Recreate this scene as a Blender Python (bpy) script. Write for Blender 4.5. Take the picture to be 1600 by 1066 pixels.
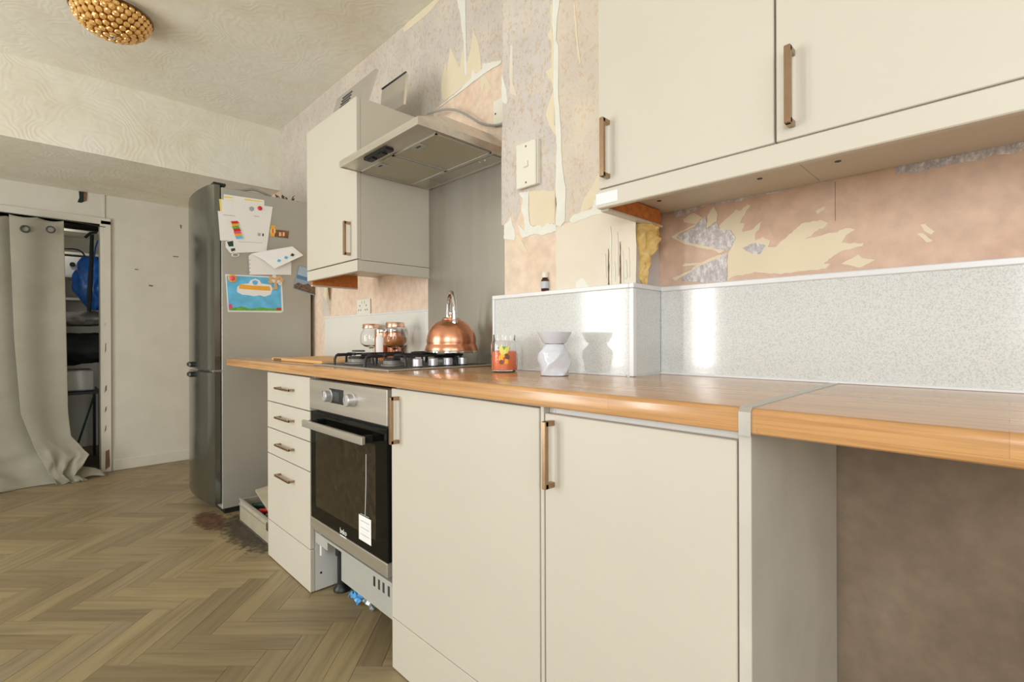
import bpy, bmesh, math, random
from mathutils import Vector, Matrix, noise
random.seed(7)
for o in list(bpy.data.objects): bpy.data.objects.remove(o)
S = bpy.context.scene
COL = S.collection

# ------------------------------------------------------------------ camera
F_PX, CY_PX, YAW, ROLL, EYE = 764.1, 528.7, 0.7937, -0.0033, 1.002
_c, _s, _cr, _sr = math.cos(YAW), math.sin(YAW), math.cos(ROLL), math.sin(ROLL)
FW = Vector((-_s, _c, 0)); _r0 = Vector((_c, _s, 0)); _u0 = Vector((0, 0, 1))
RT = _r0 * _cr + _u0 * _sr; UP = _u0 * _cr - _r0 * _sr
EYEP = Vector((0, 0, EYE))
cd = bpy.data.cameras.new('camera'); cam = bpy.data.objects.new('camera', cd); COL.objects.link(cam)
cd.sensor_width = 36.0; cd.lens = F_PX * 36.0 / 1600.0; cd.shift_y = -(533 - CY_PX) / 1600.0
cd.clip_start = 0.02
m = Matrix.Identity(4)
for i in range(3):
    m[i][0] = RT[i]; m[i][1] = UP[i]; m[i][2] = -FW[i]; m[i][3] = EYEP[i]
cam.matrix_world = m
S.camera = cam

def aty(u, v, y):
    d = FW + RT * ((u - 800) / F_PX) + UP * ((CY_PX - v) / F_PX)
    return EYEP + d * (y / d.y)
def atx(u, v, x):
    d = FW + RT * ((u - 800) / F_PX) + UP * ((CY_PX - v) / F_PX)
    return EYEP + d * (x / d.x)
def pix(p):
    d = Vector(p) - EYEP; w = d.dot(FW)
    if w < .05: return None
    return 800 + F_PX * d.dot(RT) / w, CY_PX - F_PX * d.dot(UP) / w, w

# ------------------------------------------------------------------ light, world, exposure
def lin(c):
    c = c / 255.0
    return c / 12.92 if c <= .04045 else ((c + .055) / 1.055) ** 2.4
def rgb(r, g, b): return (lin(r), lin(g), lin(b), 1)
W = bpy.data.worlds.new('world'); S.world = W; W.use_nodes = True
W.node_tree.nodes['Background'].inputs[0].default_value = (.62, .78, 1, 1)
W.node_tree.nodes['Background'].inputs[1].default_value = 1.6
def area(name, loc, rot, sx, sy, power, col):
    l = bpy.data.lights.new(name, 'AREA'); l.shape = 'RECTANGLE'; l.size = sx; l.size_y = sy
    l.energy = power; l.color = col
    o = bpy.data.objects.new(name, l); COL.objects.link(o); o.location = loc; o.rotation_euler = rot
    return o
XF, XR, YF, YB, ZC = -4.80, 1.9, -2.1, 1.312, 2.541        # far wall, right wall, window wall, units wall, ceiling
R90 = math.pi / 2
# daylight through the door, narrow and side windows, plus an added fill window
area('daylight_patio_door', (-3.1, YF - .03, 1.05), (R90, 0, 0), .56, 1.9, 42, (1, .985, .95))
area('daylight_narrow_window', (-2.12, YF - .03, 1.25), (R90, 0, 0), .18, 1.7, 30, (1, .985, .95))
area('fill_window_light', (.75, YF - .03, 1.5), (R90, 0, 0), 1.3, 1.2, 60, (1, .985, .95))  # unseen window added for soft fill, placed clear of the splashback reflections
area('daylight_side_window', (XR + .03, -.6, 1.5), (R90, 0, R90), 1.3, 1.1, 18, (.74, .85, 1))
S.view_settings.view_transform = 'Standard'; S.view_settings.look = 'None'
S.view_settings.gamma = 1; S.view_settings.use_curve_mapping = False
S.view_settings.exposure = -0.26

# ------------------------------------------------------------------ mesh helpers
class MB:
    def __init__(s): s.v = []; s.f = []; s.mi = []
    def add(s, vs, fs):
        n = len(s.v); s.v += [tuple(v) for v in vs]; s.f += [[i + n for i in f] for f in fs]; return s
    def box(s, x0, x1, y0, y1, z0, z1, bev=0.0, seg=1):
        x0, x1 = min(x0, x1), max(x0, x1); y0, y1 = min(y0, y1), max(y0, y1); z0, z1 = min(z0, z1), max(z0, z1)
        bm = bmesh.new(); bmesh.ops.create_cube(bm, size=1)
        for v in bm.verts: v.co = Vector(((x0+x1)/2 + v.co.x*(x1-x0), (y0+y1)/2 + v.co.y*(y1-y0), (z0+z1)/2 + v.co.z*(z1-z0)))
        if bev > 0: bmesh.ops.bevel(bm, geom=bm.edges[:], offset=bev, segments=seg, affect='EDGES', profile=.5)
        return s.bm(bm)
    def bm(s, bm):
        bm.verts.index_update()
        s.add([v.co.copy() for v in bm.verts], [[v.index for v in f.verts] for f in bm.faces]); bm.free(); return s
    def lathe(s, prof, c=(0, 0, 0), n=32, axis='z', cap=True):
        vs, fs = [], []
        for r, z in prof:
            for k in range(n):
                a = 2*math.pi*k/n; p = (r*math.cos(a), r*math.sin(a), z)
                if axis == 'y': p = (p[0], -p[2], p[1])      # axis towards -y
                if axis == 'x': p = (p[2], p[0], p[1])
                vs.append((c[0]+p[0], c[1]+p[1], c[2]+p[2]))
        for i in range(len(prof)-1):
            for k in range(n):
                fs.append([i*n+k, i*n+(k+1) % n, (i+1)*n+(k+1) % n, (i+1)*n+k])
        if cap:
            if prof[0][0] > 1e-6: fs.append(list(range(n))[::-1])
            if prof[-1][0] > 1e-6: fs.append([(len(prof)-1)*n+k for k in range(n)])
        return s.add(vs, fs)
    def tube(s, path, r, n=8, closed=False, flat=1.0):
        P = [Vector(p) for p in path]; vs, fs = [], []; L = len(P)
        up = Vector((0, 0, 1)); prev = None
        for i, p in enumerate(P):
            if closed: t = P[(i+1) % L] - P[i-1]
            else: t = P[min(i+1, L-1)] - P[max(i-1, 0)]
            t.normalize()
            a = prev if prev is not None else (Vector((0, 0, 1)) if abs(t.z) < .9 else Vector((1, 0, 0)))
            a = (a - t*a.dot(t)); a.normalize(); b = t.cross(a); prev = a
            rr = r[i] if isinstance(r, (list, tuple)) else r
            for k in range(n):
                an = 2*math.pi*k/n; vs.append(p + a*math.cos(an)*rr*flat + b*math.sin(an)*rr)
        for i in range(L if closed else L-1):
            j = (i+1) % L
            for k in range(n): fs.append([i*n+k, i*n+(k+1) % n, j*n+(k+1) % n, j*n+k])
        if not closed: fs += [list(range(n))[::-1], [(L-1)*n+k for k in range(n)]]
        return s.add(vs, fs)
    def prism(s, pts, d):
        """closed outline of 3D points, extruded by vector d"""
        bm = bmesh.new(); vs = [bm.verts.new(p) for p in pts]; f = bm.faces.new(vs)
        r = bmesh.ops.extrude_face_region(bm, geom=[f])
        bmesh.ops.translate(bm, vec=Vector(d), verts=[g for g in r['geom'] if isinstance(g, bmesh.types.BMVert)])
        bmesh.ops.recalc_face_normals(bm, faces=bm.faces[:])
        bmesh.ops.triangulate(bm, faces=[g for g in bm.faces if len(g.verts) > 4], quad_method='BEAUTY', ngon_method='EAR_CLIP')
        return s.bm(bm)
    def grid(s, fn, nu, nv, thick=None):
        vs = [fn(i/nu, j/nv) for j in range(nv+1) for i in range(nu+1)]; w = nu+1
        fs = [[j*w+i, j*w+i+1, (j+1)*w+i+1, (j+1)*w+i] for j in range(nv) for i in range(nu)]
        return s.add(vs, fs)
    def build(s, name, mat, parent=None, smooth=0, kind=None, bevel=0):
        off = Vector((0, 0, 0)); p = parent
        while p is not None: off += p.location; p = p.parent
        me = bpy.data.meshes.new(name); me.from_pydata([Vector(v) - off for v in s.v], [], s.f); me.update()
        bm = bmesh.new(); bm.from_mesh(me); bmesh.ops.recalc_face_normals(bm, faces=bm.faces[:]); bm.to_mesh(me); bm.free()
        me.materials.append(mat)
        if smooth:
            for q in me.polygons: q.use_smooth = True
            if hasattr(me, 'set_sharp_from_angle'): me.set_sharp_from_angle(angle=math.radians(smooth))
        o = bpy.data.objects.new(name, me); COL.objects.link(o)
        if parent is not None: o.parent = parent
        if kind: o['kind'] = kind
        return o
def bx(*a, **k): return MB().box(*a, **k)
def thing(name, label, cat, loc=(0, 0, 0), group=None):
    o = bpy.data.objects.new(name, None); COL.objects.link(o); o.location = loc; o.empty_display_size = .05
    return tag(o, label, cat, group)
def tag(o, label, cat, group=None, kind=None):
    o['label'] = label; o['category'] = cat
    if group: o['group'] = group
    if kind: o['kind'] = kind
    return o
def recenter(o):
    """put the origin of a single-mesh thing at its own centre of base"""
    vs = o.data.vertices; n = len(vs)
    c = Vector((sum(v.co.x for v in vs)/n, sum(v.co.y for v in vs)/n, min(v.co.z for v in vs)))
    o.data.transform(Matrix.Translation(-c)); o.location = o.location + c; return o

# ------------------------------------------------------------------ materials
class NT:
    def __init__(s, name):
        s.m = bpy.data.materials.new(name); s.m.use_nodes = True; s.t = s.m.node_tree; s.b = s.t.nodes['Principled BSDF']
        s.co = None
    def n(s, t, **k):
        x = s.t.nodes.new(t)
        for a, v in k.items():
            if a.startswith('i_'): x.inputs[a[2:].replace('_', ' ')].default_value = v
            else: setattr(x, a, v)
        return x
    def l(s, a, b): s.t.links.new(a, b)
    def coord(s, scale=(1, 1, 1), rot=(0, 0, 0), src='Object', loc=None):
        c = s.n('ShaderNodeTexCoord'); mp = s.n('ShaderNodeMapping'); s.l(c.outputs[src], mp.inputs[0])
        mp.inputs['Scale'].default_value = scale; mp.inputs['Rotation'].default_value = rot
        return mp
    def noise(s, scale, detail=4, rough=.6, vec=None, stretch=(1, 1, 1), dist=0):
        x = s.n('ShaderNodeTexNoise'); x.inputs['Scale'].default_value = scale; x.inputs['Detail'].default_value = detail
        x.inputs['Roughness'].default_value = rough; x.inputs['Distortion'].default_value = dist
        s.l((vec or s.coord(stretch)).outputs[0], x.inputs['Vector']); return x
    def ramp(s, fac, stops):
        r = s.n('ShaderNodeValToRGB'); e = r.color_ramp.elements
        while len(e) < len(stops): e.new(.5)
        for q, (p, c) in zip(e, stops): q.position = p; q.color = c if len(c) == 4 else (*c, 1)
        s.l(fac, r.inputs[0]); return r
    def mix(s, fac, a, b, mode='MIX'):
        x = s.n('ShaderNodeMix', data_type='RGBA', blend_type=mode)
        if isinstance(fac, (int, float)): x.inputs[0].default_value = fac
        else: s.l(fac, x.inputs[0])
        for q, i in ((a, 6), (b, 7)):
            if isinstance(q, tuple): x.inputs[i].default_value = q
            else: s.l(q, x.inputs[i])
        return x.outputs[2]
    def base(s, c):
        if isinstance(c, tuple): s.b.inputs['Base Color'].default_value = c
        else: s.l(c, s.b.inputs['Base Color'])
    def p(s, **k):
        for a, v in k.items(): s.b.inputs[a.replace('_', ' ')].default_value = v
        return s
    def bump(s, h, strength=.3, dist=.002):
        b = s.n('ShaderNodeBump'); b.inputs['Strength'].default_value = strength; b.inputs['Distance'].default_value = dist
        s.l(h, b.inputs['Height']); s.l(b.outputs[0], s.b.inputs['Normal'])
def mul(c, k): return (min(c[0]*k, 1), min(c[1]*k, 1), min(c[2]*k, 1), 1)
def plain(name, col, rough=.5, metal=0, var=.06, vs=6, stretch=(1, 1, 1), bump=0, bs=80, **k):
    t = NT(name); nz = t.noise(vs, 3, stretch=stretch)
    t.base(t.ramp(nz.outputs[0], [(.3, mul(col, 1-var)), (.7, mul(col, 1+var))]).outputs[0])
    t.p(Roughness=rough, Metallic=metal, **k)
    if bump: t.bump(t.noise(bs, 3).outputs[0], bump)
    return t.m
M = {}
M['cream'] = plain('cream_laminate', rgb(205, 199, 185), .42, var=.02, vs=2)
M['white_board'] = plain('white_melamine', rgb(222, 221, 216), .5, var=.03, vs=3)
M['panel_shaded'] = plain('shaded_white_panel', rgb(204, 199, 188), .5, var=.08, vs=5)  # white panel darkened so its colour carries the shade
M['white_plastic'] = plain('white_plastic', rgb(228, 224, 210), .35, var=.02)
M['raw_board'] = plain('bare_chipboard', rgb(196, 118, 52), .7, var=.2, vs=60, bump=.2)
M['steel'] = plain('brushed_steel', rgb(206, 201, 190), .38, .85, var=.1, vs=30, stretch=(.06, 1, 1))
M['steel_v'] = plain('brushed_steel_sheet', rgb(178, 174, 164), .36, .75, var=.06, vs=14, stretch=(1, 1, .05))
M['mirror_steel'] = plain('polished_steel', rgb(226, 224, 220), .12, .9, var=.04)
M['handle'] = plain('satin_nickel', rgb(168, 140, 112), .32, .95, var=.12, vs=20)
M['chrome'] = plain('chrome', rgb(222, 222, 224), .1, 1, var=.02)
M['knob'] = plain('satin_silver', rgb(214, 215, 220), .35, .8, var=.03)
M['black'] = plain('black_plastic', rgb(26, 27, 28), .4, var=.1)
M['iron'] = plain('enamelled_iron', rgb(32, 34, 36), .45, var=.2, vs=40)
M['glass_black'] = plain('black_oven_glass', rgb(10, 12, 11), .07, var=.05, IOR=1.3)
M['burner_cap'] = plain('burner_metal', rgb(140, 136, 128), .55, .5, var=.15, vs=60)
M['copper'] = plain('copper', rgb(230, 164, 130), .27, .95, var=.08, vs=9)
M['rose'] = plain('rose_copper', rgb(232, 188, 162), .25, .9, var=.05)
M['grey_plastic'] = plain('grey_plastic', rgb(176, 176, 168), .5, var=.04)
M['paper'] = plain('white_paper', rgb(240, 240, 238), .7, var=.02)
M['ink'] = plain('grey_ink', rgb(176, 176, 180), .7)
M['red'] = plain('red_plastic', rgb(214, 44, 40), .35)
M['yellow'] = plain('yellow_print', rgb(240, 220, 110), .6)
M['orange'] = plain('orange_print', rgb(244, 178, 60), .6)
M['green'] = plain('green_print', rgb(104, 176, 74), .6, var=.25, vs=60)
M['skyblue'] = plain('blue_print', rgb(104, 192, 238), .5, var=.15, vs=20)
M['blue'] = plain('blue_bag_plastic', rgb(44, 104, 190), .3, var=.25, vs=14, bump=.5, bs=30)
M['pink'] = plain('pink_plastic', rgb(228, 90, 120), .4)
M['dark_green'] = plain('dark_green_print', rgb(40, 70, 54), .6, var=.3, vs=90)
M['darkness'] = plain('dark_cloth', rgb(34, 38, 36), .9, var=.35, vs=12)
M['darkgrey'] = plain('dark_grey_metal', rgb(70, 74, 74), .5, .4)
M['ceramic'] = plain('white_glazed_ceramic', rgb(214, 218, 226), .12, var=.02)
M['brown_glass'] = plain('amber_bottle_glass', rgb(64, 32, 16), .1)
M['cable'] = plain('grey_cable', rgb(150, 152, 148), .5)
M['toolbox'] = plain('aged_cream_metal', rgb(190, 184, 160), .45, .3, var=.1, vs=14)
M['board_wood'] = plain('chopping_board_wood', rgb(222, 176, 118), .5, var=.1, vs=14, stretch=(.2, 2, 2))
M['strip'] = plain('aluminium_strip', rgb(200, 198, 192), .35, .7, var=.03)
M['far_paint'] = plain('old_white_paint', rgb(206, 202, 188), .6, var=.05, vs=4, bump=.12, bs=14)
M['room_white'] = plain('white_emulsion', rgb(236, 234, 226), .7, var=.02)
M['bare_brown'] = plain('bare_wood_scar', rgb(120, 88, 66), .8, var=.3, vs=40)
M['side_plaster'] = plain('pale_grey_plaster', rgb(206, 200, 196), .7, var=.08, vs=20, bump=.2, bs=30)
M['filler'] = plain('white_filler', rgb(226, 226, 216), .7, var=.03, vs=20, bump=.4, bs=50)
M['backing'] = plain('cream_backing_paper', rgb(224, 212, 184), .7, var=.04, vs=6, bump=.1, bs=70)
M['lining'] = plain('pale_lining_paper', rgb(222, 213, 195), .6, var=.05, vs=5, bump=.15, bs=30)

t = NT('glass'); t.base((1, 1, 1, 1)); t.p(Roughness=.03, IOR=1.35, Transmission_Weight=1.0); M['glass'] = t.m
t = NT('window_glass'); t.base((1, 1, 1, 1)); t.p(Roughness=0, IOR=1.05, Transmission_Weight=1.0); M['pane'] = t.m
t = NT('amber_crystal'); t.base(rgb(238, 188, 108)); t.p(Roughness=.1, Metallic=.45, Coat_Weight=1.0); M['crystal'] = t.m
t = NT('candle_wax'); t.base(rgb(254, 132, 76)); t.p(Roughness=.4, Subsurface_Weight=.0); M['wax'] = t.m
t = NT('jar_content'); t.base(rgb(190, 120, 50)); t.p(Roughness=.4); M['amber'] = t.m

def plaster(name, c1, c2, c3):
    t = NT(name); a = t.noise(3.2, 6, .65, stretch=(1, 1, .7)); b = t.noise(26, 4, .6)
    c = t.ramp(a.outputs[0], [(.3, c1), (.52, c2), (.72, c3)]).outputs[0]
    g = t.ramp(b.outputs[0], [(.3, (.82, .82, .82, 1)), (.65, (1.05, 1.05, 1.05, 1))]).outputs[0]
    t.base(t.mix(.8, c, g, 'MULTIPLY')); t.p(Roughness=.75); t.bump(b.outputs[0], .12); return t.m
M['plaster'] = plaster('pink_plaster', rgb(220, 192, 168), rgb(228, 206, 184), rgb(230, 213, 195))
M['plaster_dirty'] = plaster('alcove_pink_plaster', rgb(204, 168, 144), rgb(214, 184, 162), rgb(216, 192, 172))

def wallpaper(name, c1, c2, c3):
    t = NT(name); a = t.noise(95, 5, .75, stretch=(1, 1, .6)); b = t.noise(7, 4, .6); d = t.noise(230, 2, .6, stretch=(1, 1, .5))
    c = t.ramp(a.outputs[0], [(.36, c1), (.5, c2), (.62, c3)]).outputs[0]
    w = t.ramp(b.outputs[0], [(.35, (.92, .91, .92, 1)), (.65, (1.04, 1.02, .98, 1))]).outputs[0]
    t.base(t.mix(1, c, w, 'MULTIPLY')); t.p(Roughness=.55); t.bump(d.outputs[0], .25, .001); return t.m
M['wallpaper'] = wallpaper('embossed_wallpaper', rgb(194, 176, 156), rgb(210, 203, 193), rgb(203, 201, 199))
M['wallpaper_worn'] = wallpaper('worn_wallpaper', rgb(206, 186, 164), rgb(217, 207, 190), rgb(208, 203, 194))
M['foil'] = wallpaper('silver_grey_paper', rgb(172, 168, 170), rgb(200, 196, 196), rgb(234, 231, 230))

# artex ceiling: swirled arcs, yellowed stains
t = NT('swirl_textured_ceiling')
vo = t.n('ShaderNodeTexVoronoi'); vo.inputs['Scale'].default_value = 2.6
wob = t.noise(5, 2, .5); cc = t.coord()
add = t.n('ShaderNodeVectorMath', operation='MULTIPLY_ADD'); t.l(wob.outputs['Color'], add.inputs[0]); add.inputs[1].default_value = (.3, .3, .3); t.l(cc.outputs[0], add.inputs[2])
t.l(add.outputs[0], vo.inputs['Vector'])
mu = t.n('ShaderNodeMath', operation='MULTIPLY'); t.l(vo.outputs['Distance'], mu.inputs[0]); mu.inputs[1].default_value = 75
sn = t.n('ShaderNodeMath', operation='SINE'); t.l(mu.outputs[0], sn.inputs[0])
st = t.noise(1.5, 6, .65); st2 = t.noise(14, 4, .6)
c = t.ramp(st.outputs[0], [(.32, rgb(222, 214, 192)), (.48, rgb(230, 226, 211)), (.7, rgb(234, 231, 222))]).outputs[0]
c = t.mix(.35, c, t.ramp(st2.outputs[0], [(.3, (.85, .84, .8, 1)), (.6, (1.02, 1.02, 1.02, 1))]).outputs[0], 'MULTIPLY')
t.base(c); t.p(Roughness=.7); t.bump(sn.outputs[0], .1, .003); M['ceiling'] = t.m

# oak-stave worktop
def oak(name, sc):
    t = NT(name); co = t.coord((1, 1, 1))
    sx = t.n('ShaderNodeSeparateXYZ'); t.l(co.outputs[0], sx.inputs[0])
    sm = t.n('ShaderNodeMath', operation='SUBTRACT'); t.l(sx.outputs[1], sm.inputs[0]); t.l(sx.outputs[2], sm.inputs[1])
    cb = t.n('ShaderNodeCombineXYZ'); t.l(sx.outputs[0], cb.inputs[0]); t.l(sm.outputs[0], cb.inputs[1])
    br = t.n('ShaderNodeTexBrick'); t.l(cb.outputs[0], br.inputs['Vector'])
    for k, v in (('Scale', 1), ('Brick Width', .52), ('Row Height', .055), ('Mortar Size', .0004)): br.inputs[k].default_value = v
    br.inputs['Color1'].default_value = rgb(*sc[0]); br.inputs['Color2'].default_value = rgb(*sc[1]); br.inputs['Mortar'].default_value = rgb(*sc[2])
    mp = t.n('ShaderNodeMapping'); t.l(cb.outputs[0], mp.inputs[0]); mp.inputs['Scale'].default_value = (2.2, 60, 1)
    g = t.noise(1.0, 5, .65, vec=mp, dist=.6)
    c = t.mix(.85, br.outputs['Color'], t.ramp(g.outputs[0], [(.28, (.6, .5, .4, 1)), (.55, (1, 1, 1, 1)), (.8, (1.08, 1.06, 1.02, 1))]).outputs[0], 'MULTIPLY')
    t.base(c); t.p(Roughness=.24, Coat_Weight=.4, Coat_Roughness=.12); return t.m
M['oak'] = oak('oak_worktop', ((212, 166, 112), (198, 150, 98), (180, 136, 88)))

# herringbone plank vinyl
t = NT('oak_plank_vinyl'); oi = t.n('ShaderNodeObjectInfo'); co = t.coord((3, 42, 1))
vm = t.n('ShaderNodeVectorMath', operation='MULTIPLY_ADD'); t.l(oi.outputs['Random'], vm.inputs[0]); vm.inputs[1].default_value = (37, 91, 13); t.l(co.outputs[0], vm.inputs[2])
g = t.n('ShaderNodeTexNoise'); g.inputs['Scale'].default_value = 1; g.inputs['Detail'].default_value = 5; g.inputs['Distortion'].default_value = .5; t.l(vm.outputs[0], g.inputs['Vector'])
c1 = t.ramp(oi.outputs['Random'], [(0, rgb(134, 118, 88)), (.35, rgb(146, 130, 98)), (.7, rgb(158, 140, 104)), (1, rgb(142, 128, 102))]).outputs[0]
c = t.mix(.9, c1, t.ramp(g.outputs[0], [(.28, (.7, .68, .64, 1)), (.52, (1, 1, 1, 1)), (.75, (1.14, 1.13, 1.1, 1))]).outputs[0], 'MULTIPLY')
t.base(c); t.p(Roughness=.42); t.bump(g.outputs[0], .08, .001); M['plank'] = t.m
M['floor_base'] = plain('floor_joint', rgb(96, 84, 62), .7, var=.1)

# speckled laminate splashback
t = NT('speckled_laminate'); a = t.noise(330, 3, .7, stretch=(1, 1, 1)); b = t.noise(420, 2, .5)
c = t.ramp(a.outputs[0], [(.36, rgb(192, 194, 194)), (.48, rgb(212, 214, 211)), (.6, rgb(220, 222, 219))]).outputs[0]
t.base(c); t.p(Roughness=.09); t.bump(b.outputs[0], .012, .0005); M['speckle'] = t.m
M['splash_white'] = plain('white_splash_laminate', rgb(222, 222, 214), .2, var=.02)
M['trim_white'] = plain('white_trim', rgb(228, 230, 232), .3, var=.01)

# grubby wall under the worktop
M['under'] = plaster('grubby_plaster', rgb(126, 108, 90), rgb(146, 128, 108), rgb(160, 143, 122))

t = NT('curtain_fabric'); nz = t.noise(3, 4, .6); wv = t.noise(240, 2, .5)
t.base(t.ramp(nz.outputs[0], [(.3, rgb(144, 139, 122)), (.7, rgb(158, 154, 139))]).outputs[0]); t.p(Roughness=.85, Sheen_Weight=.2); t.bump(wv.outputs[0], .1, .001); M['curtain'] = t.m
t = NT('fridge_silver'); nz = t.noise(2, 3); t.base(t.ramp(nz.outputs[0], [(.3, rgb(176, 175, 166)), (.7, rgb(184, 183, 174))]).outputs[0]); t.p(Roughness=.4, Metallic=.35); M['fridge'] = t.m
t = NT('fridge_door_steel'); nz = t.noise(3, 4, stretch=(1, 1, .15)); t.base(t.ramp(nz.outputs[0], [(.3, rgb(112, 116, 110)), (.7, rgb(136, 138, 132))]).outputs[0]); t.p(Roughness=.2, Metallic=.9); M['fridge_door'] = t.m
# filter mesh
t = NT('filter_mesh'); w1 = t.n('ShaderNodeTexChecker'); w1.inputs['Scale'].default_value = 260; t.l(t.coord().outputs[0], w1.inputs['Vector'])
t.base(t.mix(w1.outputs['Fac'], rgb(206, 200, 178), rgb(168, 162, 142))); t.p(Roughness=.5, Metallic=.6); t.bump(w1.outputs['Fac'], .3, .001); M['filter'] = t.m
# yellow foam
t = NT('yellow_expanding_foam'); nz = t.noise(50, 4); t.base(t.ramp(nz.outputs[0], [(.3, rgb(208, 164, 84)), (.6, rgb(232, 204, 132))]).outputs[0]); t.p(Roughness=.6); t.bump(nz.outputs[0], .6, .004); M['foam'] = t.m

# ------------------------------------------------------------------ the room shell
def struct(name, mb, mat, parent=None, **k):
    o = mb.build(name, mat, parent, **k)
    if parent is None: o['kind'] = 'structure'
    return o
XB, ZB = -3.768, 2.096                      # bulkhead front face and soffit
YP, XP0, XP1 = 1.163, -1.217, -.719         # chimney-breast pier
floor = struct('floor', bx(XF - 1.7, XR, YF, YB, -.06, -.003), M['floor_base'])
ceil = struct('ceiling', bx(XB, XR + .1, YF - .1, YB + .1, ZC, ZC + .1), M['ceiling'])
bulk = struct('wall_bulkhead', bx(XF - .12, XB, YF - .1, YB + .1, ZB, ZC + .1), M['ceiling'])
wl = struct('wall_back', bx(XF - .1, XP0 + .02, YB, YB + .1, 0, ZC), M['plaster'])
pier = struct('wall_pier', bx(XP0, XP1, YP, YB + .1, 0, ZC), M['plaster'])
wr = struct('wall_alcove', bx(XP1 - .02, XR + .1, YB, YB + .1, .88, ZC), M['plaster_dirty'])
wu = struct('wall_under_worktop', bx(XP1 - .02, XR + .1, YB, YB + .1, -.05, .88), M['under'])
bx(XP1, XP1 + .001, YP + .002, YB - .001, .9, 1.6).build('plaster_skin', M['side_plaster'], pier)
# far wall with doorway
DY0, DY1, DZ = -.72, .385, 1.87
f_ = MB().box(XF - .12, XF, DY1, YB, 0, ZB).box(XF - .12, XF, YF, DY0, 0, ZB).box(XF - .12, XF, DY0, DY1, DZ, ZB)
wf = struct('wall_far', f_, M['far_paint'])
# window wall (behind the camera) with a glazed door, a narrow window and an added fill window; side wall with a window
w_ = MB().box(XF - .1, -3.42, YF - .12, YF, 0, ZC).box(-3.42, -2.78, YF - .12, YF, 2.02, ZC).box(-2.78, -2.26, YF - .12, YF, 0, ZC)
w_.box(-2.26, -1.98, YF - .12, YF, 0, .36).box(-2.26, -1.98, YF - .12, YF, 2.14, ZC).box(-1.98, .05, YF - .12, YF, 0, ZC)
w_.box(.05, 1.45, YF - .12, YF, 0, .86).box(.05, 1.45, YF - .12, YF, 2.14, ZC).box(1.45, XR + .1, YF - .12, YF, 0, ZC)
struct('wall_front', w_, M['room_white'])
w_ = MB().box(XR, XR + .12, YF, -1.25, 0, ZC).box(XR, XR + .12, -1.25, .05, 0, .95).box(XR, XR + .12, -1.25, .05, 2.05, ZC).box(XR, XR + .12, .05, YB, 0, ZC)
struct('wall_right', w_, M['room_white'])
def frame(name, a0, a1, z0, z1, axis, pos, bars):
    mb = MB(); e = .04
    def b(p0, p1, q0, q1):
        if axis == 'y': mb.box(p0, p1, pos - .03, pos + .03, q0, q1)
        else: mb.box(pos - .03, pos + .03, p0, p1, q0, q1)
    b(a0, a1, z0, z0 + e); b(a0, a1, z1 - e, z1); b(a0, a0 + e, z0, z1); b(a1 - e, a1, z0, z1)
    for k in bars: b(k - .025, k + .025, z0, z1)
    o = struct(name, mb, M['white_plastic'])
    mb = MB()
    if axis == 'y': mb.box(a0, a1, pos - .005, pos + .005, z0, z1)
    else: mb.box(pos - .005, pos + .005, a0, a1, z0, z1)
    mb.build('pane', M['pane'], o); return o
frame('door_1', -3.42, -2.78, 0.02, 2.02, 'y', YF - .09, [])
frame('window_1', -2.26, -1.98, .36, 2.14, 'y', YF - .09, [])
frame('window_fill', .05, 1.45, .86, 2.14, 'y', YF - .09, [.75])  # added window, holds the fill light
frame('window_2', -1.25, .05, .95, 2.05, 'x', XR + .09, [-.6])

# herringbone planks -------------------------------------------------------
PW, NL = .078, 5
PL = PW * NL
def plank_mesh():
    bm = bmesh.new(); bmesh.ops.create_cube(bm, size=1)
    for v in bm.verts: v.co = Vector((v.co.x * (PL - .0012), v.co.y * (PW - .0012), v.co.z * .004 - .002))
    me = bpy.data.meshes.new('plank'); bm.to_mesh(me); bm.free(); me.materials.append(M['plank']); return me
pm = plank_mesh(); spots = []
e1, e2 = Vector((1, 1, 0)).normalized(), Vector((-1, 1, 0)).normalized()
ORG = Vector((-1.9, .1, 0))
def inroom(p): return XF - .05 < p.x < XR and YF < p.y < YB
for r in range(-80, 81):
    for mm in range(-9, 10):
        p = ORG + e1 * ((r + 2*NL*mm + NL/2) * PW) + e2 * ((r + .5) * PW)
        if inroom(p): spots.append((p, math.pi/4))
        p = ORG + e1 * ((r + .5) * PW) + e2 * ((r - 2*NL + 1 + 2*NL*mm + NL/2) * PW)
        if inroom(p): spots.append((p, math.pi*3/4))
def vis(p):
    q = pix(p)
    return q and -60 < q[0] < 700 and 680 < q[1] < 1120 and p.y < .95
spots.sort(key=lambda s: (0 if vis(s[0]) else 1, s[0].length))
for p, a in spots[:300]:
    o = bpy.data.objects.new('plank', pm); COL.objects.link(o); o.location = p; o.rotation_euler.z = a; o.parent = floor
bm = bmesh.new()
for p, a in spots[300:]:
    n0 = len(bm.verts); bm.from_mesh(pm); bm.verts.ensure_lookup_table()
    mt = Matrix.Translation(p) @ Matrix.Rotation(a, 4, 'Z')
    bmesh.ops.transform(bm, matrix=mt, verts=bm.verts[n0:])
me = bpy.data.meshes.new('plank_field'); bm.to_mesh(me); bm.free(); me.materials.append(M['plank'])
o = bpy.data.objects.new('plank_field', me); COL.objects.link(o); o.parent = floor; o['kind'] = 'stuff'

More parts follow.
